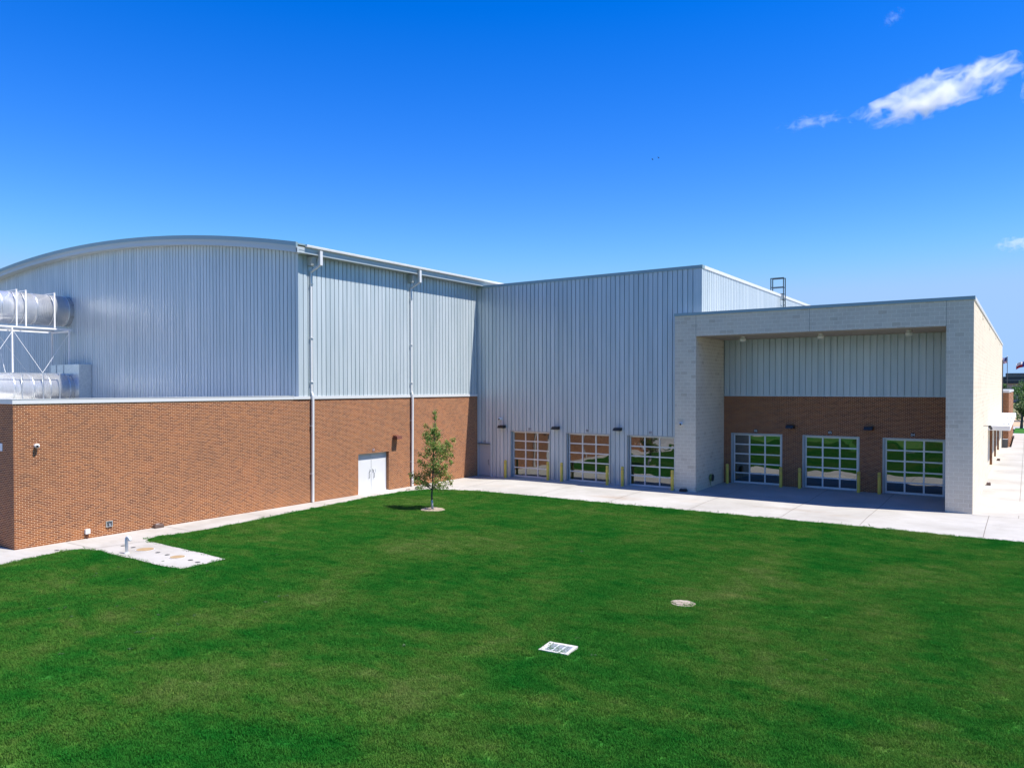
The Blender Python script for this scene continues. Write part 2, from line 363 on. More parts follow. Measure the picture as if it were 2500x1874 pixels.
# tuft source for the grass scatter
random.seed(4)
tb = MB()
for i in range(150):
    r_ = .19*math.sqrt(random.random()); t_ = random.random()*6.283; x, y = r_*math.cos(t_), r_*math.sin(t_)
    h = random.uniform(.022, .05); wd = random.uniform(.0035, .0065); az = random.random()*6.283; ln = random.uniform(.2, .95)*h
    dx, dy = math.cos(az), math.sin(az); px, py = -dy*wd, dx*wd
    tb.add([(x-px, y-py, -.01), (x+px, y+py, -.01), (x+px*.8+dx*ln*.4, y+py*.8+dy*ln*.4, h*.65), (x-px*.8+dx*ln*.4, y-py*.8+dy*ln*.4, h*.65), (x+dx*ln, y+dy*ln, h)], [(0, 1, 2, 3), (3, 2, 4)])
me = bpy.data.meshes.new('grass_tuft'); me.from_pydata(tb.v, [], tb.f); me.materials.append(M_GRASS)
tuft = bpy.data.objects.new('grass_tuft', me)
def scatter(name, poly_obj_mesh, density, src, seed, smin, smax):
    ng = bpy.data.node_groups.new(name, 'GeometryNodeTree')
    ng.interface.new_socket('Geometry', in_out='INPUT', socket_type='NodeSocketGeometry')
    ng.interface.new_socket('Geometry', in_out='OUTPUT', socket_type='NodeSocketGeometry')
    nd = ng.nodes; lk = ng.links
    gi = nd.new('NodeGroupInput'); go = nd.new('NodeGroupOutput')
    dp = nd.new('GeometryNodeDistributePointsOnFaces'); dp.inputs['Density'].default_value = density; dp.inputs['Seed'].default_value = seed
    ip = nd.new('GeometryNodeInstanceOnPoints'); ob = nd.new('GeometryNodeObjectInfo'); ob.inputs['Object'].default_value = src; ob.inputs['As Instance'].default_value = True
    rr = nd.new('FunctionNodeRandomValue'); rr.data_type = 'FLOAT_VECTOR'; rr.inputs[0].default_value = (-.12, -.12, 0); rr.inputs[1].default_value = (.12, .12, 6.283)
    rs = nd.new('FunctionNodeRandomValue'); rs.data_type = 'FLOAT'; rs.inputs[2].default_value = smin; rs.inputs[3].default_value = smax
    lk.new(gi.outputs[0], dp.inputs[0]); lk.new(dp.outputs['Points'], ip.inputs['Points']); lk.new(ob.outputs['Geometry'], ip.inputs['Instance'])
    lk.new(rr.outputs[0], ip.inputs['Rotation']); lk.new(rs.outputs[1], ip.inputs['Scale']); lk.new(ip.outputs[0], go.inputs[0])
    o = bpy.data.objects.new(name, poly_obj_mesh); C.objects.link(o)
    md = o.modifiers.new('scatter', 'NODES'); md.node_group = ng; return o
gm = lawn.data.copy()
bmg = bmesh.new(); bmg.from_mesh(gm)
HOLES = [(-24.18, 28.46, .60), (-7.9, 19.98, .52), (-8.89, 14.9, .50)]
dele = []
for f in bmg.faces:
    cx, cy, _ = f.calc_center_median()
    if cy < 5.5 or cx > 8 or (cy < 12 and cx > 2): dele.append(f)
bmesh.ops.delete(bmg, geom=dele, context='FACES'); bmg.to_mesh(gm); bmg.free()
grass = scatter('grass', gm, 62, tuft, 1, .75, 1.35)
tag(grass, 'short green lawn with olive patches in front of the building', 'grass', kind='stuff')

random.seed(21)
wd_ = MB()
for i in range(len(edge)-1):
    (x0, y0), (x1, y1) = edge[i], edge[i+1]
    if y0 < 6 or x0 > 6: continue
    L_ = math.hypot(x1-x0, y1-y0); nx, ny = (y1-y0)/L_, -(x1-x0)/L_
    for k in range(int(L_*70)):
        t_ = random.random(); o_ = random.uniform(-.03, .16); x, y = x0+(x1-x0)*t_+nx*o_, y0+(y1-y0)*t_+ny*o_
        h = random.uniform(.04, .085)*(2.2 if random.random() < .03 else 1); az = random.random()*6.283; ln = h*random.uniform(.2, 1.0); w2 = .004
        dx, dy = math.cos(az), math.sin(az); z = max(und(x, y), -.03); px, py = -dy*w2, dx*w2
        wd_.add([(x-px, y-py, z), (x+px, y+py, z), (x+dx*ln*.5, y+dy*ln*.5, z+h*.75), (x+dx*ln, y+dy*ln, z+h)], [(0, 1, 2), (1, 3, 2)])
tag(wd_.build('edge_grass', M_GRASS), 'uneven fringe of longer grass along the concrete edge', 'grass', kind='stuff')
wb = MB(); random.seed(8)
for i in range(46):
    x, y = random.choice([(random.uniform(-27, -17), random.uniform(9, 15)), (random.uniform(-25, -2), random.uniform(8, 33))]); z = und(x, y)
    for k in range(random.randint(5, 9)):
        az = random.random()*6.283; ln = random.uniform(.04, .09); w2 = ln*.28; dx, dy = math.cos(az), math.sin(az); h = random.uniform(.03, .07)
        wb.add([(x, y, z+.01), (x+dx*ln*.6-dy*w2, y+dy*ln*.6+dx*w2, z+h), (x+dx*ln*1.2, y+dy*ln*1.2, z+h*.8), (x+dx*ln*.6+dy*w2, y+dy*ln*.6-dx*w2, z+h)], [(0, 1, 2, 3)])
tag(wb.build('lawn_weeds', leaf_mat('weed_leaves', [(.3, (.03, .08, .02)), (.5, (.04, .10, .03)), (.7, (.06, .12, .03))])), 'scattered dark broad leaved weeds in the lawn', 'weeds', kind='stuff')
# ------------------------------------------------------------------ building helpers
def wall(mb, axis, plane, depth, a0, a1, z0, z1, ops=()):
    """solid wall, front on plane; ops = openings (a0,a1,z0,z1)"""
    As = sorted({a0, a1, *[v for o in ops for v in o[:2]]}); Zs = sorted({z0, z1, *[min(max(v, z0), z1) for o in ops for v in o[2:]]})
    for i in range(len(As)-1):
        for j in range(len(Zs)-1):
            ca, cz = (As[i]+As[i+1])/2, (Zs[j]+Zs[j+1])/2
            if any(o[0] < ca < o[1] and o[2] < cz < o[3] for o in ops): continue
            if axis == 'y': mb.box(plane, As[i], Zs[j], plane+depth, As[i+1], Zs[j+1])
            else: mb.box(As[i], plane, Zs[j], As[i+1], plane+depth, Zs[j+1])
def siding(mb, axis, plane, inw, a0, a1, zb, zt, ops=(), pitch=.3048, gw=.046, gd=.06, flash=.0):
    """ribbed cladding: flat pans with a recessed joint; inw = +1/-1 direction into the wall; zt may be a function"""
    zt_ = zt if callable(zt) else (lambda a: zt)
    segs = []; a_ = a0
    while a_ < a1-1e-6:
        e = min(a_+pitch, a1); segs.append((a_, min(a_+gw, e), 1))
        if e-a_ > gw: segs.append((a_+gw, e, 0))
        a_ = e
    cuts = sorted({v for o in ops for v in o[:2]})
    fin = []
    for s0, s1, k in segs:
        cs = [s0]+[c_ for c_ in cuts if s0+1e-4 < c_ < s1-1e-4]+[s1]
        fin += [(p, q, k) for p, q in zip(cs[:-1], cs[1:])]
    def V(a_, d, z): return (plane+inw*d, a_, z) if axis == 'y' else (a_, plane+inw*d, z)
    for i, (s0, s1, k) in enumerate(fin):
        mid = (s0+s1)/2; rngs = [(zb, None)]
        for o in ops:
            if o[0] < mid < o[1]:
                rngs = ([(zb, o[2])] if o[2] > zb+.01 else [])+[(o[3], None)]
        d = gd if k else 0
        for z0, z1 in rngs:
            za, zb_ = (zt_(s0), zt_(s1)) if z1 is None else (z1, z1)
            mb.quad(V(s0, d, z0), V(s1, d, z0), V(s1, d, zb_), V(s0, d, za))
            if k:
                mb.quad(V(s0, 0, z0), V(s0, d, z0), V(s0, d, za), V(s0, 0, za)); mb.quad(V(s1, 0, z0), V(s1, d, z0), V(s1, d, zb_), V(s1, 0, zb_))

def overhead_door(parent, x0, x1, z0, z1, y, depth=.30):
    """glazed sectional door in an opening on plane y looking to -y; lining > sash, glass"""
    lin = MB(); e = .004
    lin.box(x0+e, y-.012, z0, x0+.055, y+depth, z1-.055); lin.box(x1-.055, y-.012, z0, x1-e, y+depth, z1-.055); lin.box(x0+e, y-.014, z1-.055, x1-e, y+depth, z1-e)
    lin.box(x0+.055, y+.10, z0, x0+.10, y+.15, z1-.055); lin.box(x1-.10, y+.10, z0, x1-.055, y+.15, z1-.055)
    L = part(lin, 'overhead_door', M_ALUJ, parent)
    ys = y+depth-.09; fx0, fx1 = x0+.10, x1-.10; zb, zt = z0+.005, z1-.06
    s = MB(); st = .085
    W = (fx1-fx0-st)/3
    for i in range(4): s.box(fx0+W*i, ys, zb, fx0+W*i+st, ys+.045, zt)
    Hh = (zt-zb-.09)/5
    for j in range(6):
        zz = zb+Hh*j; hh = .11 if j in (0,) else .075
        for i in range(3): s.box(fx0+W*i+st, ys+.003, zz, fx0+W*(i+1), ys+.043, zz+hh)
    so_ = MB(); so_.v, so_.f, so_.mi = s.v, s.f, s.mi
    part(so_, 'door_sash', M_ALU, L)
    gl_ = MB(); gl_.quad((fx0+.02, ys+.03, zb+.02), (fx1-.02, ys+.03, zb+.02), (fx1-.02, ys+.03, zt-.02), (fx0+.02, ys+.03, zt-.02))
    gl_.box(fx0+.02, ys+.032, zb+.02, fx1-.02, ys+.04, zt-.02)
    part(gl_, 'glazing', M_GLASS, L)
    bk = MB(); bk.box(x0+e, y+depth, z0, x1-e, y+depth+.02, z1-e); part(bk, 'door_backing', M_SIGNB, L)  # black sheet closing the whole opening behind sash and glass
    return L

# ------------------------------------------------------------------ low brick annex (left)
AX0 = -75.0
annex = thing('brick_annex', (-50, 20, 0), 'low orange brick building with white metal coping at the left', 'building')
mb = MB(); wall(mb, 'y', XW, -.3, Y0, YE-.0, -.3, 5.42); wall(mb, 'x', Y0, .3, AX0, XW-.3, -.3, 5.42); wall(mb, 'y', AX0, .3, Y0+.3, 60, -.3, 5.42)
part(mb, 'brick_wall', M_BRICK, annex)
mb = MB(); mb.box(AX0+.3, Y0+.3, 4.6, XW-.3, YE, 4.7); part(mb, 'roof', M_ROOF, annex)
mb = MB(); mb.box(XW-.38, Y0-.03, 5.42, XW+.035, YE-.35, 5.59); mb.box(AX0, Y0-.035, 5.42, XW-.38, Y0+.38, 5.588); mb.box(XW-.40, Y0-.045, 5.59, XW+.05, YE-.35, 5.605); mb.box(AX0, Y0-.045, 5.588, XW-.40, Y0+.40, 5.604)
part(mb, 'coping', M_COPE, annex)

# ------------------------------------------------------------------ arched hall
hall = thing('arched_roof_hall', (-53, 40, 0), 'tall metal clad hall with curved roof above orange brick base', 'building')
def arc(x): return 15.44-(x+53.0)**2/241.0
HX0, HX1, HY1 = -53-22.5, XW+.6, 96.0
mb = MB(); DO = (30.19, 32.64, -.1, 2.27)
wall(mb, 'y', XW, -.3, YE, YM+.2, -.3, 5.42, [DO]); part(mb, 'brick_wall', M_BRICK, hall)
mb = MB(); siding(mb, 'x', YE, 1, HX0+.6, XW, 4.7, lambda x: arc(x)-.30); part(mb, 'end_siding', M_SIDE, hall)
mb = MB(); siding(mb, 'y', XW, -1, YE, HY1, 5.57, 13.02); part(mb, 'side_siding', M_SIDE, hall)
mb = MB(); mb.box(XW-.02, YE-.02, 5.57, XW+.02, YE+.09, 12.95); mb.box(XW-.16, YE-.018, 4.7, XW-.02, YE+.03, 12.95); part(mb, 'corner_trim', M_SIDE, hall)
mb = MB(); mb.box(XW-.3, YE-.35, 5.425, XW+.05, YM-.0, 5.57); part(mb, 'flashing', M_COPE, hall)
# roof shell with thickness, edge bands following the arch
xsA = [HX0+(HX1-HX0)*i/72 for i in range(73)]
def band(y0, y1, top, bot, inset=0):
    q = MB()
    for xa, xb in zip(xsA[:-1], xsA[1:]):
        za, zb = arc(xa), arc(xb)
        P_ = [(xa, y0, za+top), (xb, y0, zb+top), (xb, y0, zb+bot), (xa, y0, za+bot)]; Q_ = [(p[0], y1, p[2]) for p in P_]
        q.add(P_+Q_, [(3, 2, 1, 0), (4, 5, 6, 7), (0, 1, 5, 4), (2, 3, 7, 6)])
    q.quad((HX1, y0, arc(HX1)+top), (HX1, y1, arc(HX1)+top), (HX1, y1, arc(HX1)+bot), (HX1, y0, arc(HX1)+bot))
    q.quad((HX0, y0, arc(HX0)+top), (HX0, y1, arc(HX0)+top), (HX0, y1, arc(HX0)+bot), (HX0, y0, arc(HX0)+bot)); return q
part(band(25.5, HY1, -.02, -.10), 'roof', M_TEAL, hall)
part(band(25.38, 25.5, .02, -.19), 'roof_edge', M_TEAL, hall)
part(band(25.42, 25.5, -.19, -.27), 'roof_edge', M_TRIM, hall)
part(band(25.47, 25.6, -.27, -.50), 'fascia', M_TRIM, hall)
part(band(25.6, YE-.005, -.44, -.48), 'soffit', M_TRIM, hall)
mb = MB(); mb.box(XW+.50, 25.47, 12.86, XW+.56, HY1, 13.16); mb.box(XW+.56, 25.6, 13.0, XW+.58, HY1, 13.02); part(mb, 'fascia', M_TRIM, hall)
mb = MB(); mb.box(XW+.0, 25.6, 12.88, XW+.50, HY1, 12.91); part(mb, 'soffit', M_TRIM, hall)
gx = XW+.58
mb = MB(); mb.prism([(gx, 26.0, 13.16), (gx+.13, 26.0, 13.17), (gx+.15, 26.0, 13.25), (gx+.15, 26.0, 13.28), (gx, 26.0, 13.28)], (0, HY1-26, 0)); part(mb, 'gutter', M_WHITE, hall)
mb = MB(); mb.box(XW+.3, 26.0, 13.285, gx+.02, HY1, 13.31); part(mb, 'drip_edge', M_TEAL, hall)
mb = MB(); mb.box(XW+.12, 70, 13, XW+.13, 70.1, 13.01)
for yd in (26.8, 34.56):
    d = MB(); s_ = .055
    def leg(pa, pb, w_=.055):
        v = Vector(pb)-Vector(pa); L_ = v.length
        n_ = Vector((0, 1, 0)); m_ = v.normalized().cross(n_)
        P_ = [Vector(pa)+n_*sx*w_+m_*sy*w_*.8 for sx, sy in ((-1, -1), (1, -1), (1, 1), (-1, 1))]
        d.add(P_+[p+v for p in P_], [(0, 1, 2, 3), (4, 5, 6, 7), (0, 1, 5, 4), (1, 2, 6, 5), (2, 3, 7, 6), (3, 0, 4, 7)])
    xo = gx+.07; leg((xo, yd+.15, 13.10), (xo, yd+.15, 12.36), .085); leg((xo, yd+.15, 12.40), (XW+.07, yd, 12.05)); leg((XW+.07, yd, 12.10), (XW+.07, yd, 5.78)); leg((XW+.07, yd, 5.80), (XW+.15, yd+.02, 5.58)); leg((XW+.15, yd+.02, 5.60), (XW+.10, yd+.02, .03), .06)
    for zc_ in (11.4, 8.6, 6.3, 4.0, 1.5): d.box(XW, yd-.075, zc_, XW+.17, yd+.085, zc_+.03)
    D = part(d, 'downspout', M_COPE, hall)
    ch = MB(); ch.prism([(XW+.02, yd-.2, 12.35), (XW+.30, yd-.2, 12.35), (XW+.42, yd-.2, 12.78), (XW+.02, yd-.2, 12.78)], (0, .30, 0)); part(ch, 'conductor_head', M_TRIM, D)
# double door in its brick recess
dd = MB(); dx = XW-.20
dd.box(dx-.06, 30.195, 0, dx, 30.26, 2.265); dd.box(dx-.06, 32.57, 0, dx, 32.635, 2.265); dd.box(dx-.06, 30.26, 2.20, dx, 32.57, 2.265); dd.box(dx-.10, 30.195, -.05, XW-.01, 32.635, .02)
D = part(dd, 'double_door', M_DOORW, hall)
for y0, y1 in ((30.262, 31.408), (31.420, 32.568)):
    q = MB(); q.box(dx-.055, y0, .02, dx-.012, y1, 2.195); part(q, 'door_leaf', M_DOORW, D)
q = MB(); q.box(dx-.015, 31.39, .03, dx+.004, 31.438, 2.19); part(q, 'astragal', M_ALU, D)
for yh, s1 in ((31.22, -1), (31.60, 1)):
    q = MB(); q.tube([(dx-.01, yh, .82), (dx+.05, yh, .84), (dx+.06, yh, .98), (dx+.05, yh, 1.10), (dx-.01, yh, 1.12)], .014, 6)
    q.tube([(dx-.01, yh-s1*.03, 1.15), (dx+.05, yh-s1*.05, 1.22), (dx, yh-s1*.09, 1.32)], .016, 6); part(q, 'door_handle', M_DARK, D)
q = MB(); q.box(dx-.012, 31.73, 1.14, dx+.01, 31.76, 1.32); part(q, 'lock', M_ALU, D)

# ------------------------------------------------------------------ metal clad block in the middle
blk = thing('metal_block', (-23, 60, 0), 'tall flat topped block clad in ribbed grey metal with three glazed doors', 'building')
MD = [(-28.33, -25.22), (-24.07, -20.96), (-19.86, -16.75)]
zD = 3.19; ops = [(x0, x1, -.2, zD) for x0, x1 in MD]+[(-15.6, -15.0, -1, 9.2)]+[(-30.94, -29.94, -.2, 2.20)]
mb = MB(); siding(mb, 'x', YM, 1, XW+.05, MX1-.02, -.2, 12.72, ops); part(mb, 'front_siding', M_SIDE, blk)
mb = MB(); siding(mb, 'y', MX1, -1, YM, 100.0, 9.2, 12.72); part(mb, 'side_siding', M_SIDE, blk)
mb = MB(); mb.box(MX1-.30, YM-.012, 9.2, MX1+.012, YM+.05, 12.70); mb.box(MX1-.05, YM+.05, 9.2, MX1+.012, YM+.2, 12.70); part(mb, 'corner_trim', M_SIDE, blk)
mb = MB(); mb.box(XW+.02, YM-.012, 0, XW+.085, YM+.05, 12.70); part(mb, 'corner_trim', M_SIDE, blk)
mb = MB();  mb.box(XW+.2, YM+.3, 12.2, MX1-.04, 100, 12.3); mb.box(XW, 99.9, 0, MX1, 100, 12.6); part(mb, 'roof', M_ROOF, blk)
mb = MB(); mb.box(XW-.35, YM-.05, 12.72, MX1+.05, YM+.35, 12.90); part(mb, 'coping', M_TEAL, blk)
mb = MB(); mb.box(MX1-.35, YM+.35, 12.72, MX1+.05, 100, 12.90); part(mb, 'coping', M_COPE, blk)
for x0, x1 in MD: overhead_door(blk, x0, x1, .115, zD, YM)
q = MB(); q.box(-30.94, YM-.014, .05, -30.885, YM+.05, 2.20); q.box(-29.995, YM-.014, .05, -29.94, YM+.05, 2.20); q.box(-30.96, YM-.06, 2.14, -29.92, YM+.05, 2.22)
D = part(q, 'side_door', M_DOORG, blk)
q = MB(); q.box(-30.885, YM+.02, .05, -29.995, YM+.05, 2.14); part(q, 'door_leaf', M_DOORG, D)
q = MB(); q.tube([(-30.09, YM+.02, .80), (-30.09, YM-.05, .84), (-30.09, YM-.05, 1.10), (-30.09, YM+.02, 1.14)], .013, 6); part(q, 'door_handle', M_DARK, D)
q = MB(); q.box(-30.93, YM-.16, 2.20, -29.95, YM-.01, 2.235); part(q, 'drip_cap', M_DARK, D)

# ------------------------------------------------------------------ limestone block with the recessed bay
lim = thing('limestone_block', (-9, 60, 0), 'cream limestone building with a deep recessed bay of three glazed doors', 'building')
ZB, ZT = 8.86, 10.03
mb = MB()
mb.box(L1, YL, -.2, L2, 47, ZB); mb.box(L3, YL, -.2, L4-.3, 47, ZB)             # the two piers
mb.box(L1, YL, ZB, L4-.3, YL+1.3, ZT); mb.box(L1, YL+1.3, ZB+.1, L1+.3, 60, ZT)   # the lintel
part(mb, 'stone_front', M_LIME, lim)
WN = [(59.4, 64.2, .40, 3.2), (67.5, 71.9, .40, 3.2), (74.1, 79.6, .40, 3.2)]
SCU = [(48.8, 49.05, 9.70, 9.98), (57.7, 57.95, 9.70, 9.98), (68.8, 69.05, 9.70, 9.98), (79.1, 79.35, 9.70, 9.98)]
mb = MB(); wall(mb, 'y', L4, -.3, YL, LN, -.2, ZT, WN+SCU); mb.box(L1, LN-.3, -.2, L4-.3, LN, ZT); part(mb, 'stone_side', M_LIME, lim)
for s_ in SCU: mb = MB(); mb.box(L4-.28, s_[0]+.01, s_[2]+.01, L4-.2, s_[1]-.01, s_[3]-.01); mb.box(L4-.2, s_[0]+.02, s_[2]+.003, L4+.04, s_[1]-.02, s_[2]+.02); part(mb, 'scupper', M_DARK, lim)
for (y0, y1, z0, z1) in WN:
    q = MB(); q.box(L4-.36, y0-.1, z0-.1, L4-.31, y1+.1, z1+.1); W_ = part(q, 'window', M_GLASS, lim)
    q = MB(); q.box(L4-.30, y1-.015, z0+.01, L4-.02, y1-.003, z1-.01); part(q, 'brick_jamb', M_BRICK, W_)
    q = MB(); q.box(L4-.32, y0+.01, z0+.002, L4+.01, y1-.02, z0+.03); part(q, 'sill', M_LIME, W_)
mb = MB(); mb.box(L1-.04, YL-.05, ZT, L4+.05, YL+.35, ZT+.16); part(mb, 'coping', M_TEAL, lim)
mb = MB(); mb.box(L4-.35, YL+.35, ZT, L4+.05, LN+.05, ZT+.16); mb.box(L1-.04, YL+.35, ZT, L1+.3, YM-.02, ZT+.16); part(mb, 'coping', M_COPE, lim)
mb = MB(); mb.box(L1+.3, YL+1.3, 9.3, L4-.3, LN-.3, 9.4); part(mb, 'roof', M_ROOF, lim)
LD = [(-14.91, -11.87), (-10.74, -7.70), (-6.54, -3.50)]; ZS = 5.49; zD2 = 3.25
mb = MB(); wall(mb, 'x', YD, .3, L2, L3, -.1, ZS, [(a_, b_, -.2, zD2) for a_, b_ in LD]); part(mb, 'brick_wall', M_BRICK, lim)
mb = MB(); siding(mb, 'x', YD-.03, 1, L2, L3, ZS, ZB+.06, pitch=.34); mb.box(L2, YD-.045, ZS-.02, L3, YD-.0, ZS+.05); part(mb, 'recess_siding', M_SIDE, lim)
mb = MB(); mb.box(L2, YL+1.3, ZB+.005, L3, YD, ZB+.05)
mb.box(L2, YL+.02, ZB-.006, L3, YL+1.3, ZB-.001)
part(mb, 'soffit', M_SOFFIT, lim)
for x0, x1 in LD: overhead_door(lim, x0, x1, .205, zD2, YD)
# control joints of the stone front
for x in (L2, -9.3, L3): mb = MB(); mb.box(x-.006, YL-.003, ZB, x+.006, YL+.002, ZT); part(mb, 'control_joint', M_GREYP, lim)
# canopy over the side windows
cn = MB(); c0, c1 = 56.6, 85.5; cw = -.905
cn.box(L4, c0, 3.26, cw, c0+.06, 3.56); cn.box(cw-.06, c0+.06, 3.26, cw, c1, 3.56); cn.box(L4, c1-.06, 3.26, cw-.06, c1, 3.56); cn.box(L4, c0+.06, 3.26, L4+.30, c1-.06, 3.54); cn.box(L4+.30, c0+.06, 3.40, cw-.06, c1-.06, 3.52)
K = part(cn, 'canopy', M_WHITE, lim)
for i in range(5):
    for x in (-1.60, -1.31, -1.05):
        q = MB(); y = 60.7+5.65*i-(0 if i < 4 else 1.5); q.box(x-.055, y-.55, 3.52, x+.055, y+.55, 3.535); part(q, 'skylight', M_DARK, K)
# downspout on the far corner
mb = MB(); mb.box(L4+.005, 86.9, .1, L4+.09, 87.05, 8.6); part(mb, 'downspout', M_GREYP, lim)
# brick wing beyond
wing = thing('brick_wing', (-5, 98, 0), 'small brick wing with pale coping beyond the limestone side wall', 'building')
mb = MB(); mb.box(-12, LN+.12, -.2, -1.53, 116, 5.45); part(mb, 'brick_wall', M_BRICK, wing)
mb = MB(); mb.box(-12, LN+.08, 5.45, -1.48, 116.05, 5.70); part(mb, 'coping', M_COPE, wing)

# ------------------------------------------------------------------ door number signs
def text_mesh(txt, size, loc, rot, mt, parent, depth=.004):
    cu = bpy.data.curves.new('digits', 'FONT'); cu.body = txt; cu.size = size; cu.extrude = depth; cu.align_x = 'CENTER'; cu.align_y = 'CENTER'
    to = bpy.data.objects.new('digits_tmp', cu); C.objects.link(to)
    dg = bpy.context.evaluated_depsgraph_get(); me = bpy.data.meshes.new_from_object(to.evaluated_get(dg)); bpy.data.objects.remove(to)
    me.materials.clear(); me.materials.append(mt)
    o = bpy.data.objects.new('digits', me); C.objects.link(o); o.parent = parent; o.location = Vector(loc)-Vector(root_loc(parent)); o.rotation_euler = rot
    return o
def sign_y(txt, x, z, y, plate, ink, label, w_=.22, h_=.20, grp='door number signs'):
    t_ = thing('number_sign', (x, y, z), label, 'sign', grp)
    q = MB(); q.box(x-w_/2, y-.012, z-h_/2, x+w_/2, y, z+h_/2); part(q, 'plate', plate, t_)
    text_mesh(txt, .19, (x, y-.016, z), (R(90), 0, 0), ink, t_)
M_PLATE = mat('sign_plate_grey', (.50, .50, .51), .5)
for txt, x, z, lb in (('09', -26.77, 3.31, 'grey 09 plate on siding above the leftmost glazed door'), ('08', -22.52, 3.34, 'grey 08 plate on siding above the second glazed door from left'), ('07', -18.30, 3.35, 'grey 07 plate above the glazed door beside the left pier')):
    sign_y(txt, x, z, YM-.001, M_PLATE, M_SIGNB, lb)
sign_y('10', -30.43, 2.36, YM-.001, M_PLATE, M_SIGNB, 'small number 10 plate above the grey corner door')
for txt, x, z, lb in (('06', -13.42, 3.40, 'black 06 plate on brick above the left door of the shaded bay'), ('05', -9.24, 3.43, 'black 05 plate on brick above the middle door of the shaded bay'), ('04', -5.07, 3.44, 'black 04 plate on brick above the right door of the shaded bay')):
    sign_y(txt, x, z, YD-.001, M_SIGNB, M_SIGNW, lb)
t_ = thing('number_sign', (XW, 31.38, 2.43), 'small brown number 11 plate on brick above the white double door', 'sign', 'door number signs')
q = MB(); q.box(XW, 31.27, 2.34, XW+.012, 31.49, 2.54); part(q, 'plate', M_BRONZE, t_); text_mesh('11', .19, (XW+.016, 31.38, 2.44), (R(90), 0, R(90)), M_SIGNW, t_)
t_ = thing('wall_sign', (-32.2, Y0, 3.8), 'white and blue sign on the shaded brick end wall at far left', 'sign')
q = MB(); q.box(-32.42, Y0-.02, 3.64, -31.94, Y0, 3.93); part(q, 'plate', M_SIGNW, t_)
q = MB(); q.box(-32.40, Y0-.026, 3.70, -32.12, Y0-.021, 3.91); part(q, 'blue_panel', M_SIGNBLUE, t_)

# ------------------------------------------------------------------ wall lamps
def wall_lamp(x, y, z, label, mt, grp, arm=True):
    t_ = thing('wall_lamp', (x, y, z), label, 'lamp', grp)
    q = MB(); q.prism([(x-.25, y-.40, z-.09), (x-.20, y-.06, z-.09), (x-.20, y-.06, z+.10), (x-.19, y-.36, z+.08)], (.42, 0, 0)); part(q, 'housing', mt, t_)
    q = MB(); q.box(x-.16, y-.36, z-.10, x+.18, y-.10, z-.092); part(q, 'lens', M_GREYP, t_)
    q = MB(); q.box(x-.06, y-.06, z-.06, x+.10, y-.001, z+.07); part(q, 'mount', mt, t_)
for x, z, lb in ((-28.86, 3.42, 'black wall lamp left of the leftmost glazed door'), (-24.70, 3.45, 'black wall lamp between the first two glazed doors on the siding'), (-20.36, 3.50, 'black wall lamp on siding nearest the left limestone pier')):
    wall_lamp(x, YM, z, lb, M_BLACK, 'wall lamps on the metal siding')
for x, z, lb in ((-11.38, 3.71, 'black wall lamp on shaded brick left of the middle bay door'), (-7.21, 3.74, 'black wall lamp on shaded brick right of the middle bay door')):
    wall_lamp(x, YD, z, lb, M_BLACK, 'wall lamps in the brick recess')
t_ = thing('wall_lamp', (XW, 33.1, 3.1), 'brown wall lamp on sunlit brick right of the white double door', 'lamp')
q = MB(); q.prism([(XW+.06, 32.95, 3.20), (XW+.06, 32.95, 2.98), (XW+.42, 32.95, 2.98), (XW+.36, 32.95, 3.16)], (0, .42, 0)); part(q, 'housing', M_BRONZE, t_)
q = MB(); q.box(XW+.001, 33.05, 3.0, XW+.06, 33.25, 3.16); part(q, 'mount', M_BRONZE, t_)
for x, y, lb in ((-13.28, 42.55, 'round white canister light hanging from soffit, leftmost in the bay'), (-9.14, 42.63, 'round white canister light at the middle of the bay soffit'), (-4.96, 42.72, 'round white canister light under soffit, nearest the right pier')):
    t_ = thing('soffit_light', (x, y, ZB), lb, 'light', 'soffit lights in the recessed bay')
    q = MB(); q.tube([(x, y, ZB), (x, y, ZB-.10)], .13, 20); part(q, 'collar', M_COPE, t_)
    q = MB(); q.tube([(x, y, ZB-.13), (x, y, ZB-.27)], .165, 20); part(q, 'canister', M_WHITE, t_)
    q = MB(); q.tube([(x, y, ZB-.10), (x, y, ZB-.13)], .10, 16); part(q, 'neck', M_GREYP, t_)

# ------------------------------------------------------------------ cameras
def camera_dome(x, y, z, nx, ny, label, r_=.10):
    t_ = thing('security_camera', (x, y, z), label, 'camera', 'security cameras on the walls')
    n_ = Vector((nx, ny, 0)); p = Vector((x, y, z))
    q = MB(); q.tube([p, p+n_*.07], r_*.8, 14); part(q, 'mount', M_WHITE, t_)
    q = MB(); c_ = p+n_*(.07+r_*.7)
    us = bmesh.new(); bmesh.ops.create_uvsphere(us, u_segments=16, v_segments=10, radius=r_); q.add([v.co+c_ for v in us.verts], [[v.index for v in f.verts] for f in us.faces]); us.free(); part(q, 'housing', M_WHITE, t_, True)
    d = (n_+Vector((.25 if abs(ny) > .5 else 0, -.35 if abs(nx) > .5 else 0, -.15))).normalized()
    q = MB(); q.tube([c_+d*r_*.55, c_+d*(r_+.012)], r_*.55, 14); part(q, 'lens', M_BLACK, t_)
camera_dome(XW, 13.48, 3.83, 1, 0, 'white round security camera high on brick near the left corner', .085)
camera_dome(-29.09, YM, 3.93, 0, -1, 'white security camera on grey siding above leftmost lamp')
camera_dome(-16.19, YL, 3.94, 0, -1, 'white security camera on the left limestone pier')
t_ = thing('security_camera', (L4, 51, 3.75), 'small dark camera on an arm from the sunlit limestone side wall', 'camera', 'security cameras on the walls')
q = MB(); q.tube([(L4, 50.6, 3.80), (L4+.32, 50.6, 3.80)], .02, 6); part(q, 'arm', M_GREYP, t_)
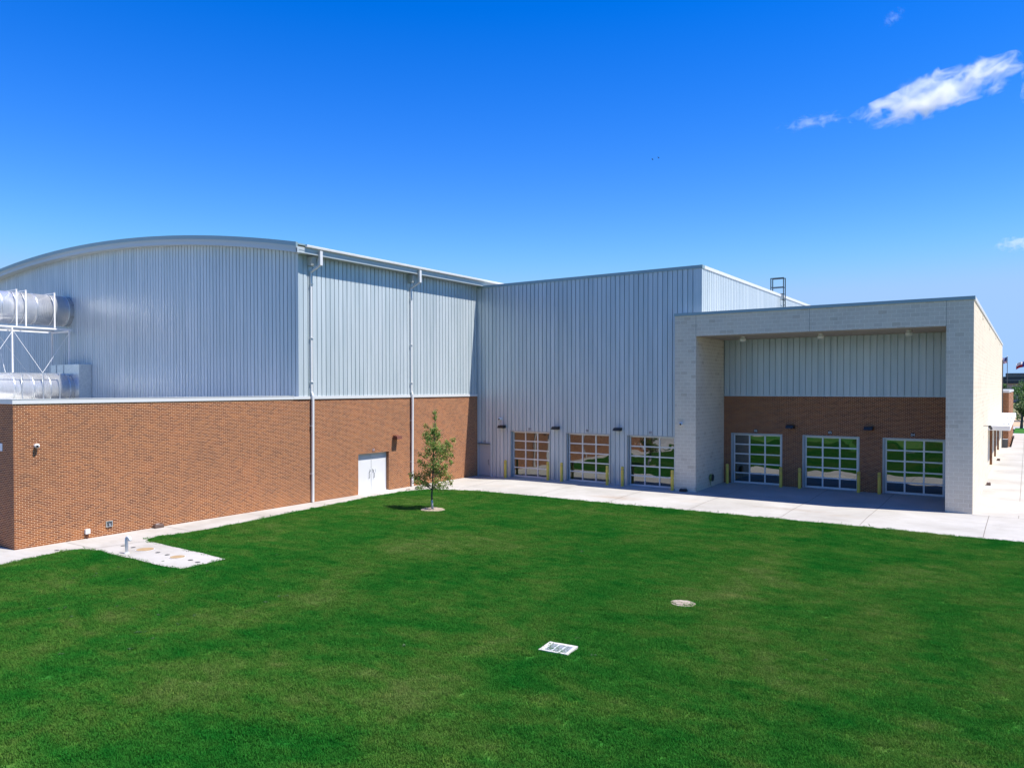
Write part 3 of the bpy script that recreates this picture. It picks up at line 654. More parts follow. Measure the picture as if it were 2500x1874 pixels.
q = MB(); q.tube([(L4+.30, 50.6, 3.78), (L4+.36, 50.9, 3.62)], .075, 10); part(q, 'housing', M_BLACK, t_)

# ------------------------------------------------------------------ bollards
def make_bollard(x, y, label, grp):
    z = G(x, y)-.01
    t_ = thing('bollard', (x, y, z), label, 'bollard', grp)
    q = MB(); q.tube([(x, y, z), (x, y, z+1.13)], .088, 18); part(q, 'sleeve', M_YEL, t_, False)
    q = MB(); q.tube([(x, y, z+1.13), (x, y, z+1.165), (x, y, z+1.19)], [.088, .075, .03], 18); part(q, 'cap', M_YEL, t_)
    q = MB()
    for zz in (.96, 1.03): q.tube([(x, y, z+zz), (x, y, z+zz+.02)], .0905, 18)
    part(q, 'ring', M_TAN, t_); return t_
bp_ = [(-28.40, 40.86, 'yellow bollard left of the leftmost glazed door, nearest the corner'), (-25.12, 40.86, 'yellow bollard overlapping the right edge of the leftmost glazed door'), (-24.12, 40.86, 'yellow bollard just left of the second glazed door on the siding'),
       (-20.93, 40.86, 'yellow bollard overlapping the right edge of the second glazed door'), (-19.92, 40.86, 'yellow bollard just left of the glazed door beside the pier'), (-16.72, 40.72, 'yellow bollard tight against the left limestone pier'),
       (-14.98, 45.05, 'shaded bollard in the left corner of the recessed bay'), (-11.83, 45.05, 'shaded bollard at the right edge of the left bay door'), (-10.78, 45.05, 'shaded bollard just left of the middle bay door'),
       (-7.66, 45.05, 'shaded bollard at the right edge of the middle bay door'), (-6.62, 45.05, 'shaded bollard just left of the right bay door')]
b0 = make_bollard(*bp_[0], 'yellow bollards guarding the glazed doors')
for x, y, lb in bp_[1:]: copy_thing(b0, (x, y, G(x, y)-.01), lb)

# ------------------------------------------------------------------ small things on walls and pavement
def bait_box(x, y, rz, label, mt=M_GREYP):
    z = G(x, y)+.003
    t_ = thing('bait_box', (x, y, z), label, 'box', 'low dark bait boxes along the walls')
    q = MB(); cx, cy = (.11, .20) if rz else (.20, .11)
    q.add([(x-cx, y-cy, z), (x+cx, y-cy, z), (x+cx, y+cy, z), (x-cx, y+cy, z), (x-cx, y-cy, z+.10), (x+cx, y-cy, z+.10), (x+cx, y+cy, z+.10), (x-cx, y+cy, z+.10), (x-cx*.75, y-cy*.8, z+.17), (x+cx*.75, y-cy*.8, z+.17), (x+cx*.75, y+cy*.8, z+.17), (x-cx*.75, y+cy*.8, z+.17)],
          [(0, 3, 2, 1), (0, 1, 5, 4), (1, 2, 6, 5), (2, 3, 7, 6), (3, 0, 4, 7), (4, 5, 9, 8), (5, 6, 10, 9), (6, 7, 11, 10), (7, 4, 8, 11), (8, 9, 10, 11)]); part(q, 'shell', mt, t_)
    q = MB(); q.box(x-cx*.5, y-cy*.5, z+.171, x+cx*.3, y+cy*.2, z+.176); part(q, 'lid_label', M_PLATE, t_)
M_BROWNP = mat('brown_plastic', (.10, .06, .045), .6)
bait_box(XW+.16, 18.25, True, 'brown bait box against the sunlit brick wall', M_BROWNP)
bait_box(-16.02, YL-.14, False, 'black bait box at the foot of the left limestone pier', M_BLACK)
bait_box(L4+.17, 53.4, True, 'brown bait box at the foot of the limestone side wall, nearest', M_BROWNP)
bait_box(L4+.17, 71.7, True, 'small dark bait box under the side canopy', M_BROWNP)
bait_box(-1.36, 104.2, True, 'small dark bait box beside the far brick wing', M_BROWNP)
t_ = thing('hose_bib', (XW, 15.33, .27), 'pale electrical box on a thin pipe at the foot of the brick wall', 'electrical box')
q = MB(); q.box(XW+.01, 15.24, .20, XW+.11, 15.42, .38); part(q, 'box', M_WHITE, t_); q = MB(); q.tube([(XW+.05, 15.33, .0), (XW+.05, 15.33, .20)], .018, 8); part(q, 'pipe', M_BRONZE, t_)
t_['category'] = 'electrical box'; t_.name = 'electrical_box'
t_ = thing('water_tap', (XW, 16.2, .45), 'recessed metal water tap box in the brick wall above the pavement', 'tap')
q = MB()
for s_ in ((16.08, .34, 16.11, .58), (16.32, .34, 16.35, .58), (16.11, .55, 16.32, .58), (16.11, .34, 16.32, .37)): q.box(XW+.002, s_[0], s_[1], XW+.05, s_[2], s_[3])
part(q, 'frame', M_GALV, t_); q = MB(); q.box(XW+.001, 16.11, .37, XW+.012, 16.32, .55); part(q, 'back_plate', M_GREYP, t_)
q = MB(); q.tube([(XW+.012, 16.20, .47), (XW+.10, 16.20, .47), (XW+.12, 16.20, .40)], .022, 8); part(q, 'spout', M_GALV, t_)
# gooseneck vent pipe
vx, vy = -27.05, 14.76
t_ = thing('vent_pipe', (vx, vy, 0), 'white gooseneck vent pipe standing on the concrete pad', 'pipe')
pts = [(vx, vy, 0), (vx, vy, .52)]+[(vx+.085-.085*math.cos(k*math.pi/8), vy+.03*k/8, .52+.085*math.sin(k*math.pi/8)) for k in range(1, 9)]+[(vx+.17, vy+.03, .47)]
q = MB(); q.tube(pts, .055, 12); part(q, 'pipe', M_WHITE, t_, True)
q = MB(); q.tube([(vx, vy, .0), (vx, vy, .03)], .085, 14); part(q, 'collar', M_WHITE, t_)
# manholes and cleanouts
for x, y, r_, lb in ((-27.09, 15.48, .33, 'tan round manhole cover on the pad, nearer the brick wall'), (-24.93, 15.43, .27, 'smaller tan round manhole cover near the outer edge of the pad')):
    t_ = thing('manhole_cover', (x, y, 0), lb, 'manhole cover', 'manhole covers on the pad')
    q = MB(); q.disc(x, y, .001, r_, r_, .012, 36); part(q, 'rim', M_COPE, t_)
    q = MB(); q.disc(x, y, .012, r_*.92, r_*.92, .008, 36); part(q, 'lid', M_TAN, t_)
cl = [(-28.45, 15.39, 'small dark cleanout cap on the pad beside the brick wall pavement'), (-27.84, 15.44, 'small dark cleanout cap just before the larger manhole cover'), (-26.23, 15.47, 'small dark cleanout cap just past the larger manhole cover'), (-25.58, 15.44, 'small dark cleanout cap just before the smaller manhole cover'),
      (-24.12, 15.42, 'small dark cleanout cap just past the smaller manhole cover'), (-23.62, 15.37, 'small dark cleanout cap at the outermost end of the pad'), (-29.70, 13.58, 'small dark cleanout cap on the pavement near the brick corner')]
for x, y, lb in cl:
    q = MB(); q.disc(x, y, .001, .085, .085, .012, 20); q.disc(x, y, .013, .03, .03, .01, 6); tag(q.build('cleanout_cap', M_GREYP), lb, 'cleanout cap', 'cleanout caps in the concrete')
q = MB(); random.seed(3)
for i in range(4): x, y = -30.1+random.uniform(-.05, .05), 33.2+i*.07; q.box(x-.05, y-.03, .001, x+.06, y+.035, .04+.02*random.random())
tag(q.build('brick_rubble', M_MULCH), 'small piece of rubble on the pavement left of the tree', 'rubble')
# storm drain grate in the lawn
gx0, gy0 = -8.89, 14.9
t_ = thing('drain_grate', (gx0, gy0, -.02), 'square concrete storm drain with a slotted metal grate in the lawn', 'drain')
def rotp(x, y, ang=R(6)): return (gx0+x*math.cos(ang)-y*math.sin(ang), gy0+x*math.sin(ang)+y*math.cos(ang))
zg = und(gx0, gy0)
def rbox(q, x0, y0, x1, y1, z0, z1): q.prism([(*rotp(x0, y0), z0), (*rotp(x1, y0), z0), (*rotp(x1, y1), z0), (*rotp(x0, y1), z0)], (0, 0, z1-z0))
q = MB()
for b_ in ((-.36, -.30, .36, -.24), (-.36, .22, .36, .32), (-.36, -.24, -.26, .22), (.30, -.24, .36, .22)): rbox(q, *b_, zg-.02, zg+.052)
part(q, 'concrete_frame', m_noisy('drain_concrete', (.42, .40, .36), (.60, .57, .52), 9, .85), t_)
q = MB()
for i in range(4): rbox(q, -.26+.56*i/3-.016, -.24, -.26+.56*i/3+.016, .22, zg+.02, zg+.048)
for j in range(10):
    for i in range(3): rbox(q, -.25+.56*i/3, -.227+j*.047, -.27+.56*(i+1)/3, -.207+j*.047, zg+.022, zg+.045)
part(q, 'grate', M_COPE, t_)
q = MB(); rbox(q, -.26, -.24, .30, .22, zg-.02, zg+.01); part(q, 'pit', M_BLACK, t_)
# concrete lid in lawn
lx, ly = -7.88, 19.97; zl = und(lx, ly)
t_ = thing('concrete_lid', (lx, ly, zl), 'round weathered concrete lid set in the lawn', 'lid')
M_OLDC = m_noisy('weathered_concrete', (.26, .20, .155), (.46, .38, .31), 5, .9)
q = MB(); q.disc(lx, ly, zl-.02, .35, .31, .055, 24); part(q, 'slab', M_OLDC, t_)
q = MB(); q.disc(lx-.05, ly, zl+.0405, .24, .22, .012, 20); part(q, 'cover', M_OLDC, t_)
# hose reel on the inner side of the left pier
t_ = thing('hose_reel', (L2, 43.0, .7), 'wall mounted hose reel on the inner face of left pier', 'hose reel')
q = MB(); q.tube([(L2+.02, 43.0, .74), (L2+.22, 43.0, .74)], .07, 12); q.tube([(L2+.20, 43.0, .74), (L2+.215, 43.0, .74)], .21, 20); part(q, 'drum', M_BLACK, t_)
q = MB()
for k in range(6): q.tube([(L2+.06+.025*k, 43.0+.17*math.cos(t1*math.pi/10), .74+.19*math.sin(t1*math.pi/10)) for t1 in range(21)], .013, 6, False)
q.tube([(L2+.12, 42.85, .7), (L2+.13, 42.82, .4), (L2+.16, 42.85, .24), (L2+.2, 42.9, .23)], .013, 6); part(q, 'hose', M_HOSE, t_)
q = MB(); q.box(L2+.001, 42.90, .66, L2+.02, 43.10, .84); part(q, 'wall_plate', M_GREYP, t_)
# bin beside the wing
t_ = thing('litter_bin', (-1.80, 87.5, .13), 'dark square litter bin in front of the far brick wing', 'bin')
q = MB(); q.prism([(-2.02, 87.3, .14), (-1.60, 87.3, .14), (-1.56, 87.26, .92), (-2.06, 87.26, .92)], (0, .42, 0)); part(q, 'body', M_GREYP, t_)
q = MB(); q.box(-2.07, 87.24, .92, -1.55, 87.74, .97); part(q, 'lid', M_PLATE, t_)

# ------------------------------------------------------------------ roof ladder on the side of the metal block
t_ = thing('roof_ladder', (MX1+.2, 58, 9.4), 'dark steel roof ladder with walk through handrails above the limestone roof', 'ladder')
for y in (57.75, 58.25):
    q = MB(); q.box(MX1+.17, y-.03, 9.4, MX1+.23, y+.03, 14.15); q.box(MX1-.75, y-.03, 14.09, MX1+.17, y+.03, 14.15); q.box(MX1-.75, y-.03, 12.9, MX1-.69, y+.03, 14.09); q.box(MX1-.69, y-.025, 13.42, MX1+.17, y+.025, 13.47)
    q.box(MX1-.0, y-.02, 12.5, MX1+.17, y+.02, 12.55); part(q, 'side_rail', M_DARK, t_)
for k in range(10):
    q = MB(); q.box(MX1+.185, 57.78, 9.7+.3*k, MX1+.215, 58.22, 9.73+.3*k); part(q, 'rung', M_DARK, t_)
q = MB(); q.box(MX1-.02, 57.78, 12.93, MX1+.17, 58.22, 12.96); q.box(MX1-.69, 57.78, 12.93, MX1-.02, 58.22, 12.96); part(q, 'platform', M_DARK, t_)

# ------------------------------------------------------------------ ducts and their frame
def duct(x, z, r_, y0, y1, label, elbow):
    t_ = thing('air_duct', (x, y1, z), label, 'duct', 'large round air ducts on the annex roof')
    q = MB(); q.tube([(x, y1, z), (x, y0, z)]+elbow, r_, 40); part(q, 'pipe', M_DUCT, t_, True)
    return t_
up_el = [(-55.1-1.2*(1-math.cos(k*math.pi/12)), 19.4-1.2*math.sin(k*math.pi/12), 11.3) for k in range(1, 7)]+[(-60, 18.2, 11.3)]
dU = duct(-55.1, 11.3, 1.04, 19.4, 26.04, 'upper shiny round air duct entering the metal gable', up_el)
lo_el = [(-53.4, 18.6-1.2*math.sin(k*math.pi/12), 5.92-1.2*(1-math.cos(k*math.pi/12))) for k in range(1, 7)]
dL = duct(-53.4, 5.92, 1.06, 18.6, 25.22, 'lower shiny round air duct behind the white coping', lo_el)
for (dd_, x, z, r_, ys_) in ((dU, -55.1, 11.3, 1.04, (20.6, 21.6, 23.7, 25.7)), (dL, -53.4, 5.92, 1.06, (20.4, 21.6, 22.7, 23.7, 24.9))):
    for y in ys_:
        q = MB(); q.tube([(x, y-.03, z), (x, y+.03, z)], r_+.025, 40, False)
        q.tube([(x, y-.03, z), (x, y-.029, z)], [r_-.01, r_+.025], 40, False); part(q, 'flange', M_GALV, dd_)
bx = MB(); bx.box(-55.69, 25.2, 4.7, -51.83, 26.0, 7.6); Bx = part(bx, 'plenum_box', M_GALV, dL)
for x in (-54.9, -53.9): q = MB(); q.box(x-.02, 25.17, 5.0, x+.02, 25.2, 7.58); part(q, 'seam', M_TRIM, Bx)
fr = thing('steel_rack', (-54, 22, 4.7), 'white galvanised steel rack carrying the upper air duct', 'rack')
for y in (22.1, 25.6):
    q = MB(); q.box(-53.98, y-.04, 4.7, -53.90, y+.04, 9.93); part(q, 'post', M_WHITE, fr)
    q = MB(); q.box(-56.4, y-.055, 4.7, -56.29, y+.055, 9.93); part(q, 'post', M_WHITE, fr)
    q = MB(); q.box(-56.29, y-.05, 9.80, -53.98, y+.05, 9.93); part(q, 'cross_beam', M_WHITE, fr)
for x, z in ((-53.94, 9.93), (-56.34, 9.93)):
    q = MB(); q.box(x-.045, 18, z, x+.045, 25.75, z+.10); part(q, 'rail', M_WHITE, fr)
q = MB(); q.box(-54.6, 18, 9.72, -54.5, 24.6, 9.80); part(q, 'rail', M_WHITE, fr)
for p, q_ in (((-53.90, 22.15, 9.7), (-53.90, 25.2, 5.0)), ((-53.90, 25.55, 9.7), (-53.90, 22.6, 5.0)), ((-56.34, 22.15, 9.7), (-56.34, 25.5, 5.0)), ((-54, 22.1, 5.2), (-56.3, 22.1, 9.6)), ((-53.90, 22.05, 9.6), (-53.90, 19.2, 5.0))):
    q = MB(); q.tube([p, q_], .015, 6); part(q, 'brace', M_WHITE, fr)
for y in (22.38, 22.93, 24.69):
    q = MB(); q.box(-54.0, y-.04, 10.06, -53.93, y+.04, 12.42); q.box(-55.6, y-.02, 12.36, -53.93, y+.02, 12.40); q.tube([(-55.1, y-.02, 11.3), (-55.1, y+.02, 11.3)], 1.062, 32, False); part(q, 'strap', M_WHITE, fr)
lf = thing('strap_rack', (-52.3, 23, 4.7), 'row of galvanised straps holding the lower air duct', 'rack')
for y in (21.97, 23.2, 24.2):
    q = MB(); q.box(-52.33, y-.03, 4.7, -52.27, y+.03, 7.02); part(q, 'strap', M_GALV, lf)
q = MB(); q.box(-52.34, 20, 6.95, -52.30, 24.25, 7.0); part(q, 'rail', M_GALV, lf)

# ------------------------------------------------------------------ young oak
random.seed(11)
tx, ty = -24.18, 28.49
tz = und(tx, ty)
tree = thing('young_tree', (tx, ty, tz), 'slim young oak tree in a mulch ring on the lawn', 'tree')
cr = Vector((.826, .563, 0)); cd = Vector((-.563, .826, 0)); base = Vector((tx, ty, tz))
def T(dx, dz, dd=0): return base+cr*dx+cd*dd+Vector((0, 0, dz))
trunk_pts = [T(0, 0), T(-.02, .3), T(-.035, .7), T(-.01, 1.1), T(.01, 1.4), T(.03, 2.0), T(.05, 2.7), T(.09, 3.4), T(.12, 4.1), T(.14, 4.6), T(.14, 4.95)]
tr_ = [.055, .045, .042, .040, .038, .033, .028, .022, .014, .009, .004]
q = MB(); q.tube(trunk_pts, tr_, 10); q.cur = 1; part(q, 'trunk', [M_BARK, M_BARKL], tree, True)
q = MB(); q.tube([p+Vector((.006, -.004, 0)) for p in trunk_pts[:2]]+[T(-.028, .5)+Vector((.006, -.004, 0))], [.062, .052, .046], 10); part(q, 'lower_trunk_bark', M_BARKL, tree, True)  # paler bark round the foot of the trunk
def on_trunk(z):
    for p, q in zip(trunk_pts[:-1], trunk_pts[1:]):
        if p.z-tz <= z <= q.z-tz: return p.lerp(q, (z-(p.z-tz))/(q.z-p.z))
    return trunk_pts[-1].copy()
cls = [(.14, 4.80, .10, 60), (.13, 4.55, .10, 60), (.10, 4.20, .10, 50), (.12, 3.95, .16, 110), (.02, 3.85, .20, 120), (-.35, 4.15, .10, 60), (-.28, 3.75, .17, 110), (-.30, 3.55, .14, 80), (.33, 3.75, .12, 60), (.12, 3.55, .26, 200), (-.12, 3.35, .24, 160), (.10, 3.15, .30, 260),
       (.40, 3.1, .24, 180), (.68, 3.3, .13, 80), (1.02, 3.42, .12, 70), (.88, 3.22, .12, 80), (.75, 2.95, .22, 150), (.45, 2.85, .28, 220), (.62, 2.65, .20, 130), (.92, 2.70, .12, 80), (-.15, 2.95, .22, 120), (-.28, 2.75, .16, 70), (-.6, 2.75, .09, 40), (-.55, 2.45, .12, 60), (-.45, 2.25, .2, 90),
       (.1, 2.5, .24, 140), (.30, 2.35, .28, 180), (.68, 2.2, .18, 90), (.93, 2.35, .10, 60), (-.2, 2.1, .24, 110), (.12, 2.0, .24, 140), (-.25, 1.75, .26, 170), (-.55, 1.65, .24, 170), (-.85, 1.62, .18, 120), (-1.02, 1.72, .12, 60), (-.75, 1.45, .18, 110), (.30, 1.80, .28, 220), (.55, 1.75, .22, 160),
       (.80, 1.5, .18, 130), (.9, 1.28, .10, 60), (.25, 1.45, .22, 170), (.45, 1.22, .22, 170), (-.4, 1.35, .18, 110), (-.62, 1.15, .12, 60), (-.25, 1.2, .12, 50), (.12, 1.15, .12, 60), (.68, 1.05, .07, 25), (-.78, 1.12, .07, 30)]
br = MB(); lf_ = []
for dx, dz, rr, n_ in cls:
    dd_ = random.uniform(-1, 1)*(.25+.55*min(1, (4.9-dz)/3)*.6)
    p = T(dx, dz, dd_); zb_ = max(1.0, dz-abs(dx)*.55-.25)
    s_ = on_trunk(min(zb_, 4.6)); mid = s_.lerp(p, .55)+Vector((0, 0, .05))
    br.tube([s_, mid, p], [.013, .008, .003], 5, False)
    lf_.append((p, rr, n_)); lf_.append((mid.lerp(p, .4), rr*.75, n_//3))
part(br, 'branches', M_BARK, tree)
lv = MB()
for p, rr, n_ in lf_:
    for i in range(int(n_*.85)):
        v = Vector((random.gauss(0, .55), random.gauss(0, .55), random.gauss(0, .55)))*rr
        q_ = p+v; e = Euler((random.uniform(0, 6.28), random.uniform(-.9, .9), random.uniform(0, 6.28))).to_matrix(); s_ = random.uniform(.034, .060)
        lv.add([q_+e@Vector(k) for k in ((0, -s_, 0), (s_*.42, -s_*.3, .004), (s_*.30, s_*.5, -.004), (0, s_, 0), (-s_*.30, s_*.5, .004), (-s_*.42, -s_*.3, -.004))], [(0, 1, 2, 3, 4, 5)])
part(lv, 'crown', M_LEAF, tree)
ring = MB(); n_ = 40
pts_ = []
for k in range(n_):
    t1 = 2*math.pi*k/n_; r_ = .60*(1+.10*noise.noise(Vector((math.cos(t1)*1.5, math.sin(t1)*1.5, 2)))); x, y = tx+r_*math.cos(t1), ty-.0+r_*math.sin(t1)*.9; pts_.append((x, y))
cz = tz+.055
ring.add([(tx, ty, cz)]+[(tx+(x-tx)*.6, ty+(y-ty)*.6, cz+.01+.02*random.random()) for x, y in pts_]+[(x, y, cz-.01+.02*random.random()) for x, y in pts_]+[(x+(x-tx)*.08, y+(y-ty)*.08, tz-.03) for x, y in pts_],
         [(0, 1+k, 1+(k+1) % n_) for k in range(n_)]+[(1+k, 1+n_+k, 1+n_+(k+1) % n_, 1+(k+1) % n_) for k in range(n_)]+[(1+n_+k, 1+2*n_+k, 1+2*n_+(k+1) % n_, 1+n_+(k+1) % n_) for k in range(n_)])
ringo = ring.build('mulch_ring', M_MULCH); tag(ringo, 'pale ring of dry mulch round the young tree trunk', 'mulch')

# ------------------------------------------------------------------ far background to the right
def far_tree(x, y, h, r_, label, seed, n_=2600, mt=M_LEAF2):
    random.seed(seed)
    t_ = thing('leafy_tree', (x, y, -.3), label, 'tree', 'trees beyond the far lawn')
    q = MB(); q.tube([(x, y, -.3), (x+.1, y, h*.4), (x, y, h*.8)], [.22, .15, .05], 8)
    for k in range(7):
        a_ = k*.9; q.tube([(x, y, h*.3+k*h*.05), (x+math.cos(a_)*r_*.6, y+math.sin(a_)*r_*.6, h*.55+k*h*.04)], [.08, .02], 5, False)
    part(q, 'trunk', M_BARK, t_)
    cl_ = [(Vector((random.gauss(0, .5)*r_, random.gauss(0, .5)*r_, h*.6+random.gauss(0, .19)*h)), random.uniform(.2, .42)*r_) for _ in range(24)]
    q = MB()
    for i in range(n_):
        c_, cr_ = random.choice(cl_); v = Vector((random.gauss(0, 1), random.gauss(0, 1), random.gauss(0, 1))).normalized()*cr_*random.uniform(.6, 1.05)
        p = Vector((x, y, 0))+c_+v
        if p.z < h*.18: continue
        e = Euler((random.uniform(0, 6.28), random.uniform(-1, 1), random.uniform(0, 6.28))).to_matrix(); s_ = random.uniform(.10, .22)
        q.add([p+e@Vector(k) for k in ((-s_, 0, 0), (0, -s_*.6, 0), (s_, 0, 0), (0, s_*.6, 0))], [(0, 1, 2, 3)])
    part(q, 'crown', mt, t_)
far_tree(-.2, 205, 8.2, 3.6, 'big bright green tree below the dark distant building', 1, 3600)
far_tree(4.8, 214, 9, 4, 'tall green tree farther right beyond the big bright one', 2)
far_tree(-4.6, 222, 6.6, 2.6, 'low green tree just left of the big bright one', 3)
far_tree(.6, 165, 5.2, 2.6, 'rounded dark green tree in front of the big bright one', 4)
far_tree(7.5, 178, 6, 3, 'broad green tree at right of the dark rounded one', 6)
M_LEAF3 = leaf_mat('pale_leaves', [(.3, (.07, .13, .05)), (.5, (.12, .19, .06)), (.7, (.18, .24, .09))])
far_tree(-.75, 133, 4.4, 1.25, 'slender young tree on the far tan ground', 5, 900, M_LEAF3)
dk = thing('dark_building', (20, 360, 0), 'distant flat roofed dark glass building on the horizon', 'building')
q = MB(); q.box(-7.35, 358, 7.4, 60, 395, 11.45); q.box(-8.6, 358.5, 7.4, -7.35, 390, 10.1)
part(q, 'wall', mat('dark_cladding', (.015, .03, .045), .35), dk)
q = MB()
for z in (10.9, 10.2, 8.6): q.box(-7.4, 357.9, z, 60, 358, z+.1)
part(q, 'band', M_TRIM, dk)
q = MB(); q.box(-12, 359, 0, 60, 392, 7.39); part(q, 'base_wall', mat('pink_stone', (.45, .33, .30), .8), dk)
def flag(x, y, z, pole_top, w_, h_, kind, label, label2):
    p_ = thing('flagpole', (x, y, -.3), label, 'flagpole', 'flagpoles far off beyond the wing')
    q = MB(); q.tube([(x, y, -.3), (x, y, pole_top)], [.09, .05], 10); part(q, 'pole', M_GREYP, p_)
    q = MB(); q.tube([(x, y, pole_top), (x, y, pole_top+.12)], [.09, .02], 8); part(q, 'finial', M_COPE, p_)
    nx, nz = 26, 26; q = MB()
    def P_(i, j):
        u, v = i/nx, j/nz; return (x-.07-u*w_, y+.16*math.sin(u*9+v*1.5), z-v*h_-.55*u**1.3*w_*.7-.06*math.sin(u*7))
    for i in range(nx):
        for j in range(nz):
            if kind == 'stars':
                if i < nx*.42 and j < nz*.54: q.cur = 1 if not (i % 3 == 1 and j % 3 == 1) else 2
                else: q.cur = 0 if (j//2) % 2 == 0 else 2
            else: q.cur = 1 if i < nx*.33 else (2 if j < nz/2 else 0)
            q.quad(P_(i, j), P_(i+1, j), P_(i+1, j+1), P_(i, j+1))
    o = q.build('flag', [M_RED, M_BLUE, M_FWHITE], None, True)
    for v in o.data.vertices: v.co -= Vector((x, y, z))
    o.location = (x, y, z); tag(o, label2, 'flag', 'flags flying on the far poles')
    md = o.modifiers.new('cloth', 'SOLIDIFY'); md.thickness = .01
flag(-3.40, 179.3, 11.95, 12.1, 1.5, 1.15, 'stars', 'thin grey flagpole flying the striped flag', 'striped flag with blue corner waving beyond the limestone wall')
flag(-.30, 181.3, 11.2, 11.7, 1.6, 1.1, 'lone', 'thin grey flagpole at the right edge flying the red and white flag', 'red and white flag waving at the right edge')
q = MB(); q.box(-1.5, 118, -.31, 40, 133.5, -.02); tag(q.build('far_lawn', M_SOIL), kind='structure')
q = MB(); q.quad((-2, 112, -.012), (7, 112, -.012), (40, 118, -.012), (-2, 118, -.012)); q.quad((-3, 133.5, -.2), (60, 133.5, -.2), (60, 143, -.2), (-3, 143, -.2)); tag(q.build('far_path', M_CONC), kind='structure')
M_TANG = m_noisy('tan_dirt', (.42, .29, .16), (.52, .38, .24), .4, .95)
q = MB(); q.quad((-3, 143, -.18), (60, 143, -.18), (60, 192, -.18), (-3, 192, -.18)); tag(q.build('dirt_ground', M_TANG), kind='structure')
# two birds high over the hall
for i, (x, y, z, lb) in enumerate(((-82.4, 187.0, 66.2, 'tiny dark bird in the sky, lower of the two'), (-81.1, 187.9, 66.6, 'tiny dark bird in the sky, upper of the two'))):
    q = MB(); q.tube([(x-.2, y, z), (x, y, z+.02), (x+.2, y, z)], [.03, .10, .03], 6)
    for s_ in (-1, 1): q.add([(x+.06, y, z+.02), (x-.06, y, z+.02), (x-.16, y+s_*.36, z+.26), (x+.02, y+s_*.42, z+.28)], [(0, 1, 2, 3)])
    tag(q.build('bird', M_BLACK), lb, 'bird', 'birds in the sky')

# ------------------------------------------------------------------ place behind the camera (seen in the glass)
q = MB(); q.quad((-28, -16, -.005), (12, -16, -.005), (12, -13.2, -.005), (-28, -13.2, -.005)); tag(q.build('rear_path', M_CONC), kind='structure')
rb = thing('rear_brick_building', (-8, -20, 0), 'low orange brick building behind the viewpoint, mirrored in the door glass', 'building')
q = MB(); q.box(-40, -32, -.3, 16, -17, 4.2); part(q, 'brick_wall', M_BRICK, rb)
q = MB(); q.box(-40.05, -32.05, 4.2, 16.05, -16.95, 4.45); part(q, 'coping', M_COPE, rb)

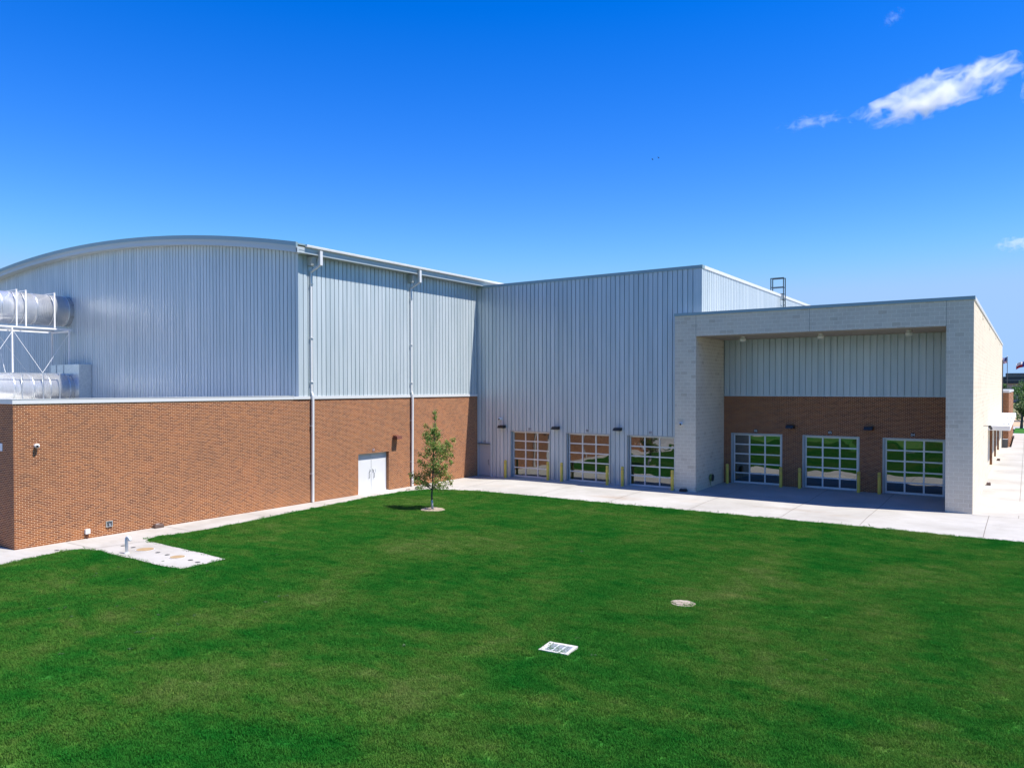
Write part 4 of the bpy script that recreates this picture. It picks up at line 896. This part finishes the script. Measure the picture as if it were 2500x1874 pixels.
# ------------------------------------------------------------------ clouds: thin volumes high and far away
def cloud(name, ctr, sx, sy, sz, tilt, label, dens, thr, seed, ns):
    D_ = 1800.0; ctr = Vector(ctr)*D_
    bm = bmesh.new(); bmesh.ops.create_icosphere(bm, subdivisions=4, radius=1)
    for v in bm.verts:
        d = 1+.35*noise.noise(v.co*1.6+Vector((seed, 0, 0))); v.co = Vector((v.co.x*d, v.co.y*d, v.co.z*d))
    me = bpy.data.meshes.new(name); bm.to_mesh(me); bm.free()
    mt = bpy.data.materials.new('cloud_vapour'); mt.use_nodes = True; t_ = mt.node_tree; t_.nodes.clear()
    o_ = t_.nodes.new('ShaderNodeOutputMaterial'); pv_ = t_.nodes.new('ShaderNodeVolumePrincipled'); tc = t_.nodes.new('ShaderNodeTexCoord')
    n1 = t_.nodes.new('ShaderNodeTexNoise'); n1.inputs['Scale'].default_value = ns; n1.inputs['Detail'].default_value = 6; n1.inputs['Roughness'].default_value = .62; n1.inputs['Distortion'].default_value = .6
    mp = t_.nodes.new('ShaderNodeMapping'); mp.inputs['Location'].default_value = (seed, seed*.7, 0); mp.inputs['Scale'].default_value = (2.4, 1, .9)
    ln_ = t_.nodes.new('ShaderNodeVectorMath'); ln_.operation = 'LENGTH'
    m1 = t_.nodes.new('ShaderNodeMath'); m1.operation = 'MULTIPLY_ADD'; m1.inputs[1].default_value = -.30; m1.inputs[2].default_value = -.5+thr
    m2 = t_.nodes.new('ShaderNodeMath'); m2.operation = 'ADD'; m3 = t_.nodes.new('ShaderNodeMath'); m3.operation = 'MAXIMUM'; m3.inputs[1].default_value = 0
    m4 = t_.nodes.new('ShaderNodeMath'); m4.operation = 'MULTIPLY'; m4.inputs[1].default_value = dens*3
    L_ = t_.links.new
    L_(tc.outputs['Object'], mp.inputs[0]); L_(mp.outputs[0], n1.inputs['Vector']); L_(tc.outputs['Object'], ln_.inputs[0]); L_(ln_.outputs['Value'], m1.inputs[0])
    L_(m1.outputs[0], m2.inputs[0]); L_(n1.outputs['Fac'], m2.inputs[1]); L_(m2.outputs[0], m3.inputs[0]); L_(m3.outputs[0], m4.inputs[0]); L_(m4.outputs[0], pv_.inputs['Density']); L_(pv_.outputs[0], o_.inputs['Volume'])
    pv_.inputs['Color'].default_value = (1, 1, 1, 1); pv_.inputs['Anisotropy'].default_value = .2
    me.materials.append(mt)
    o = bpy.data.objects.new(name, me); C.objects.link(o); o.location = ctr
    xax = (cr*math.cos(tilt)+Vector((0, 0, 1))*math.sin(tilt)); yax = Vector((-.563, .826, 0)); zax = xax.cross(yax)
    o.rotation_euler = Matrix((xax, yax, zax)).transposed().to_euler(); o.scale = (sx, sy, sz)
    return tag(o, label, 'cloud', 'small clouds at the right of the sky')
cloud('cloud', (-.0810, .9425, .3225), 195, 45, 44, R(20), 'largest bright white cloud at the upper right', .08, .225, 3.1, 1.5)
cloud('cloud', (-.2055, .9280, .3115), 95, 24, 20, R(10), 'thin wispy cloud streak just left of the largest cloud', .03, .155, 7.3, 1.9)
cloud('cloud', (-.1228, .9080, .4006), 32, 12, 18, R(40), 'tiny faint wisp of cloud near the top of the sky', .03, .15, 1.7, 1.9)
cloud('cloud', (.0130, .9520, .3080), 50, 30, 34, R(10), 'small white cloud cut off by the right edge', .05, .24, 5.5, 1.7)
cloud('cloud', (-.0080, .9874, .1578), 66, 20, 18, R(6), 'small low white cloud at the right above the buildings', .05, .20, 9.2, 1.8)
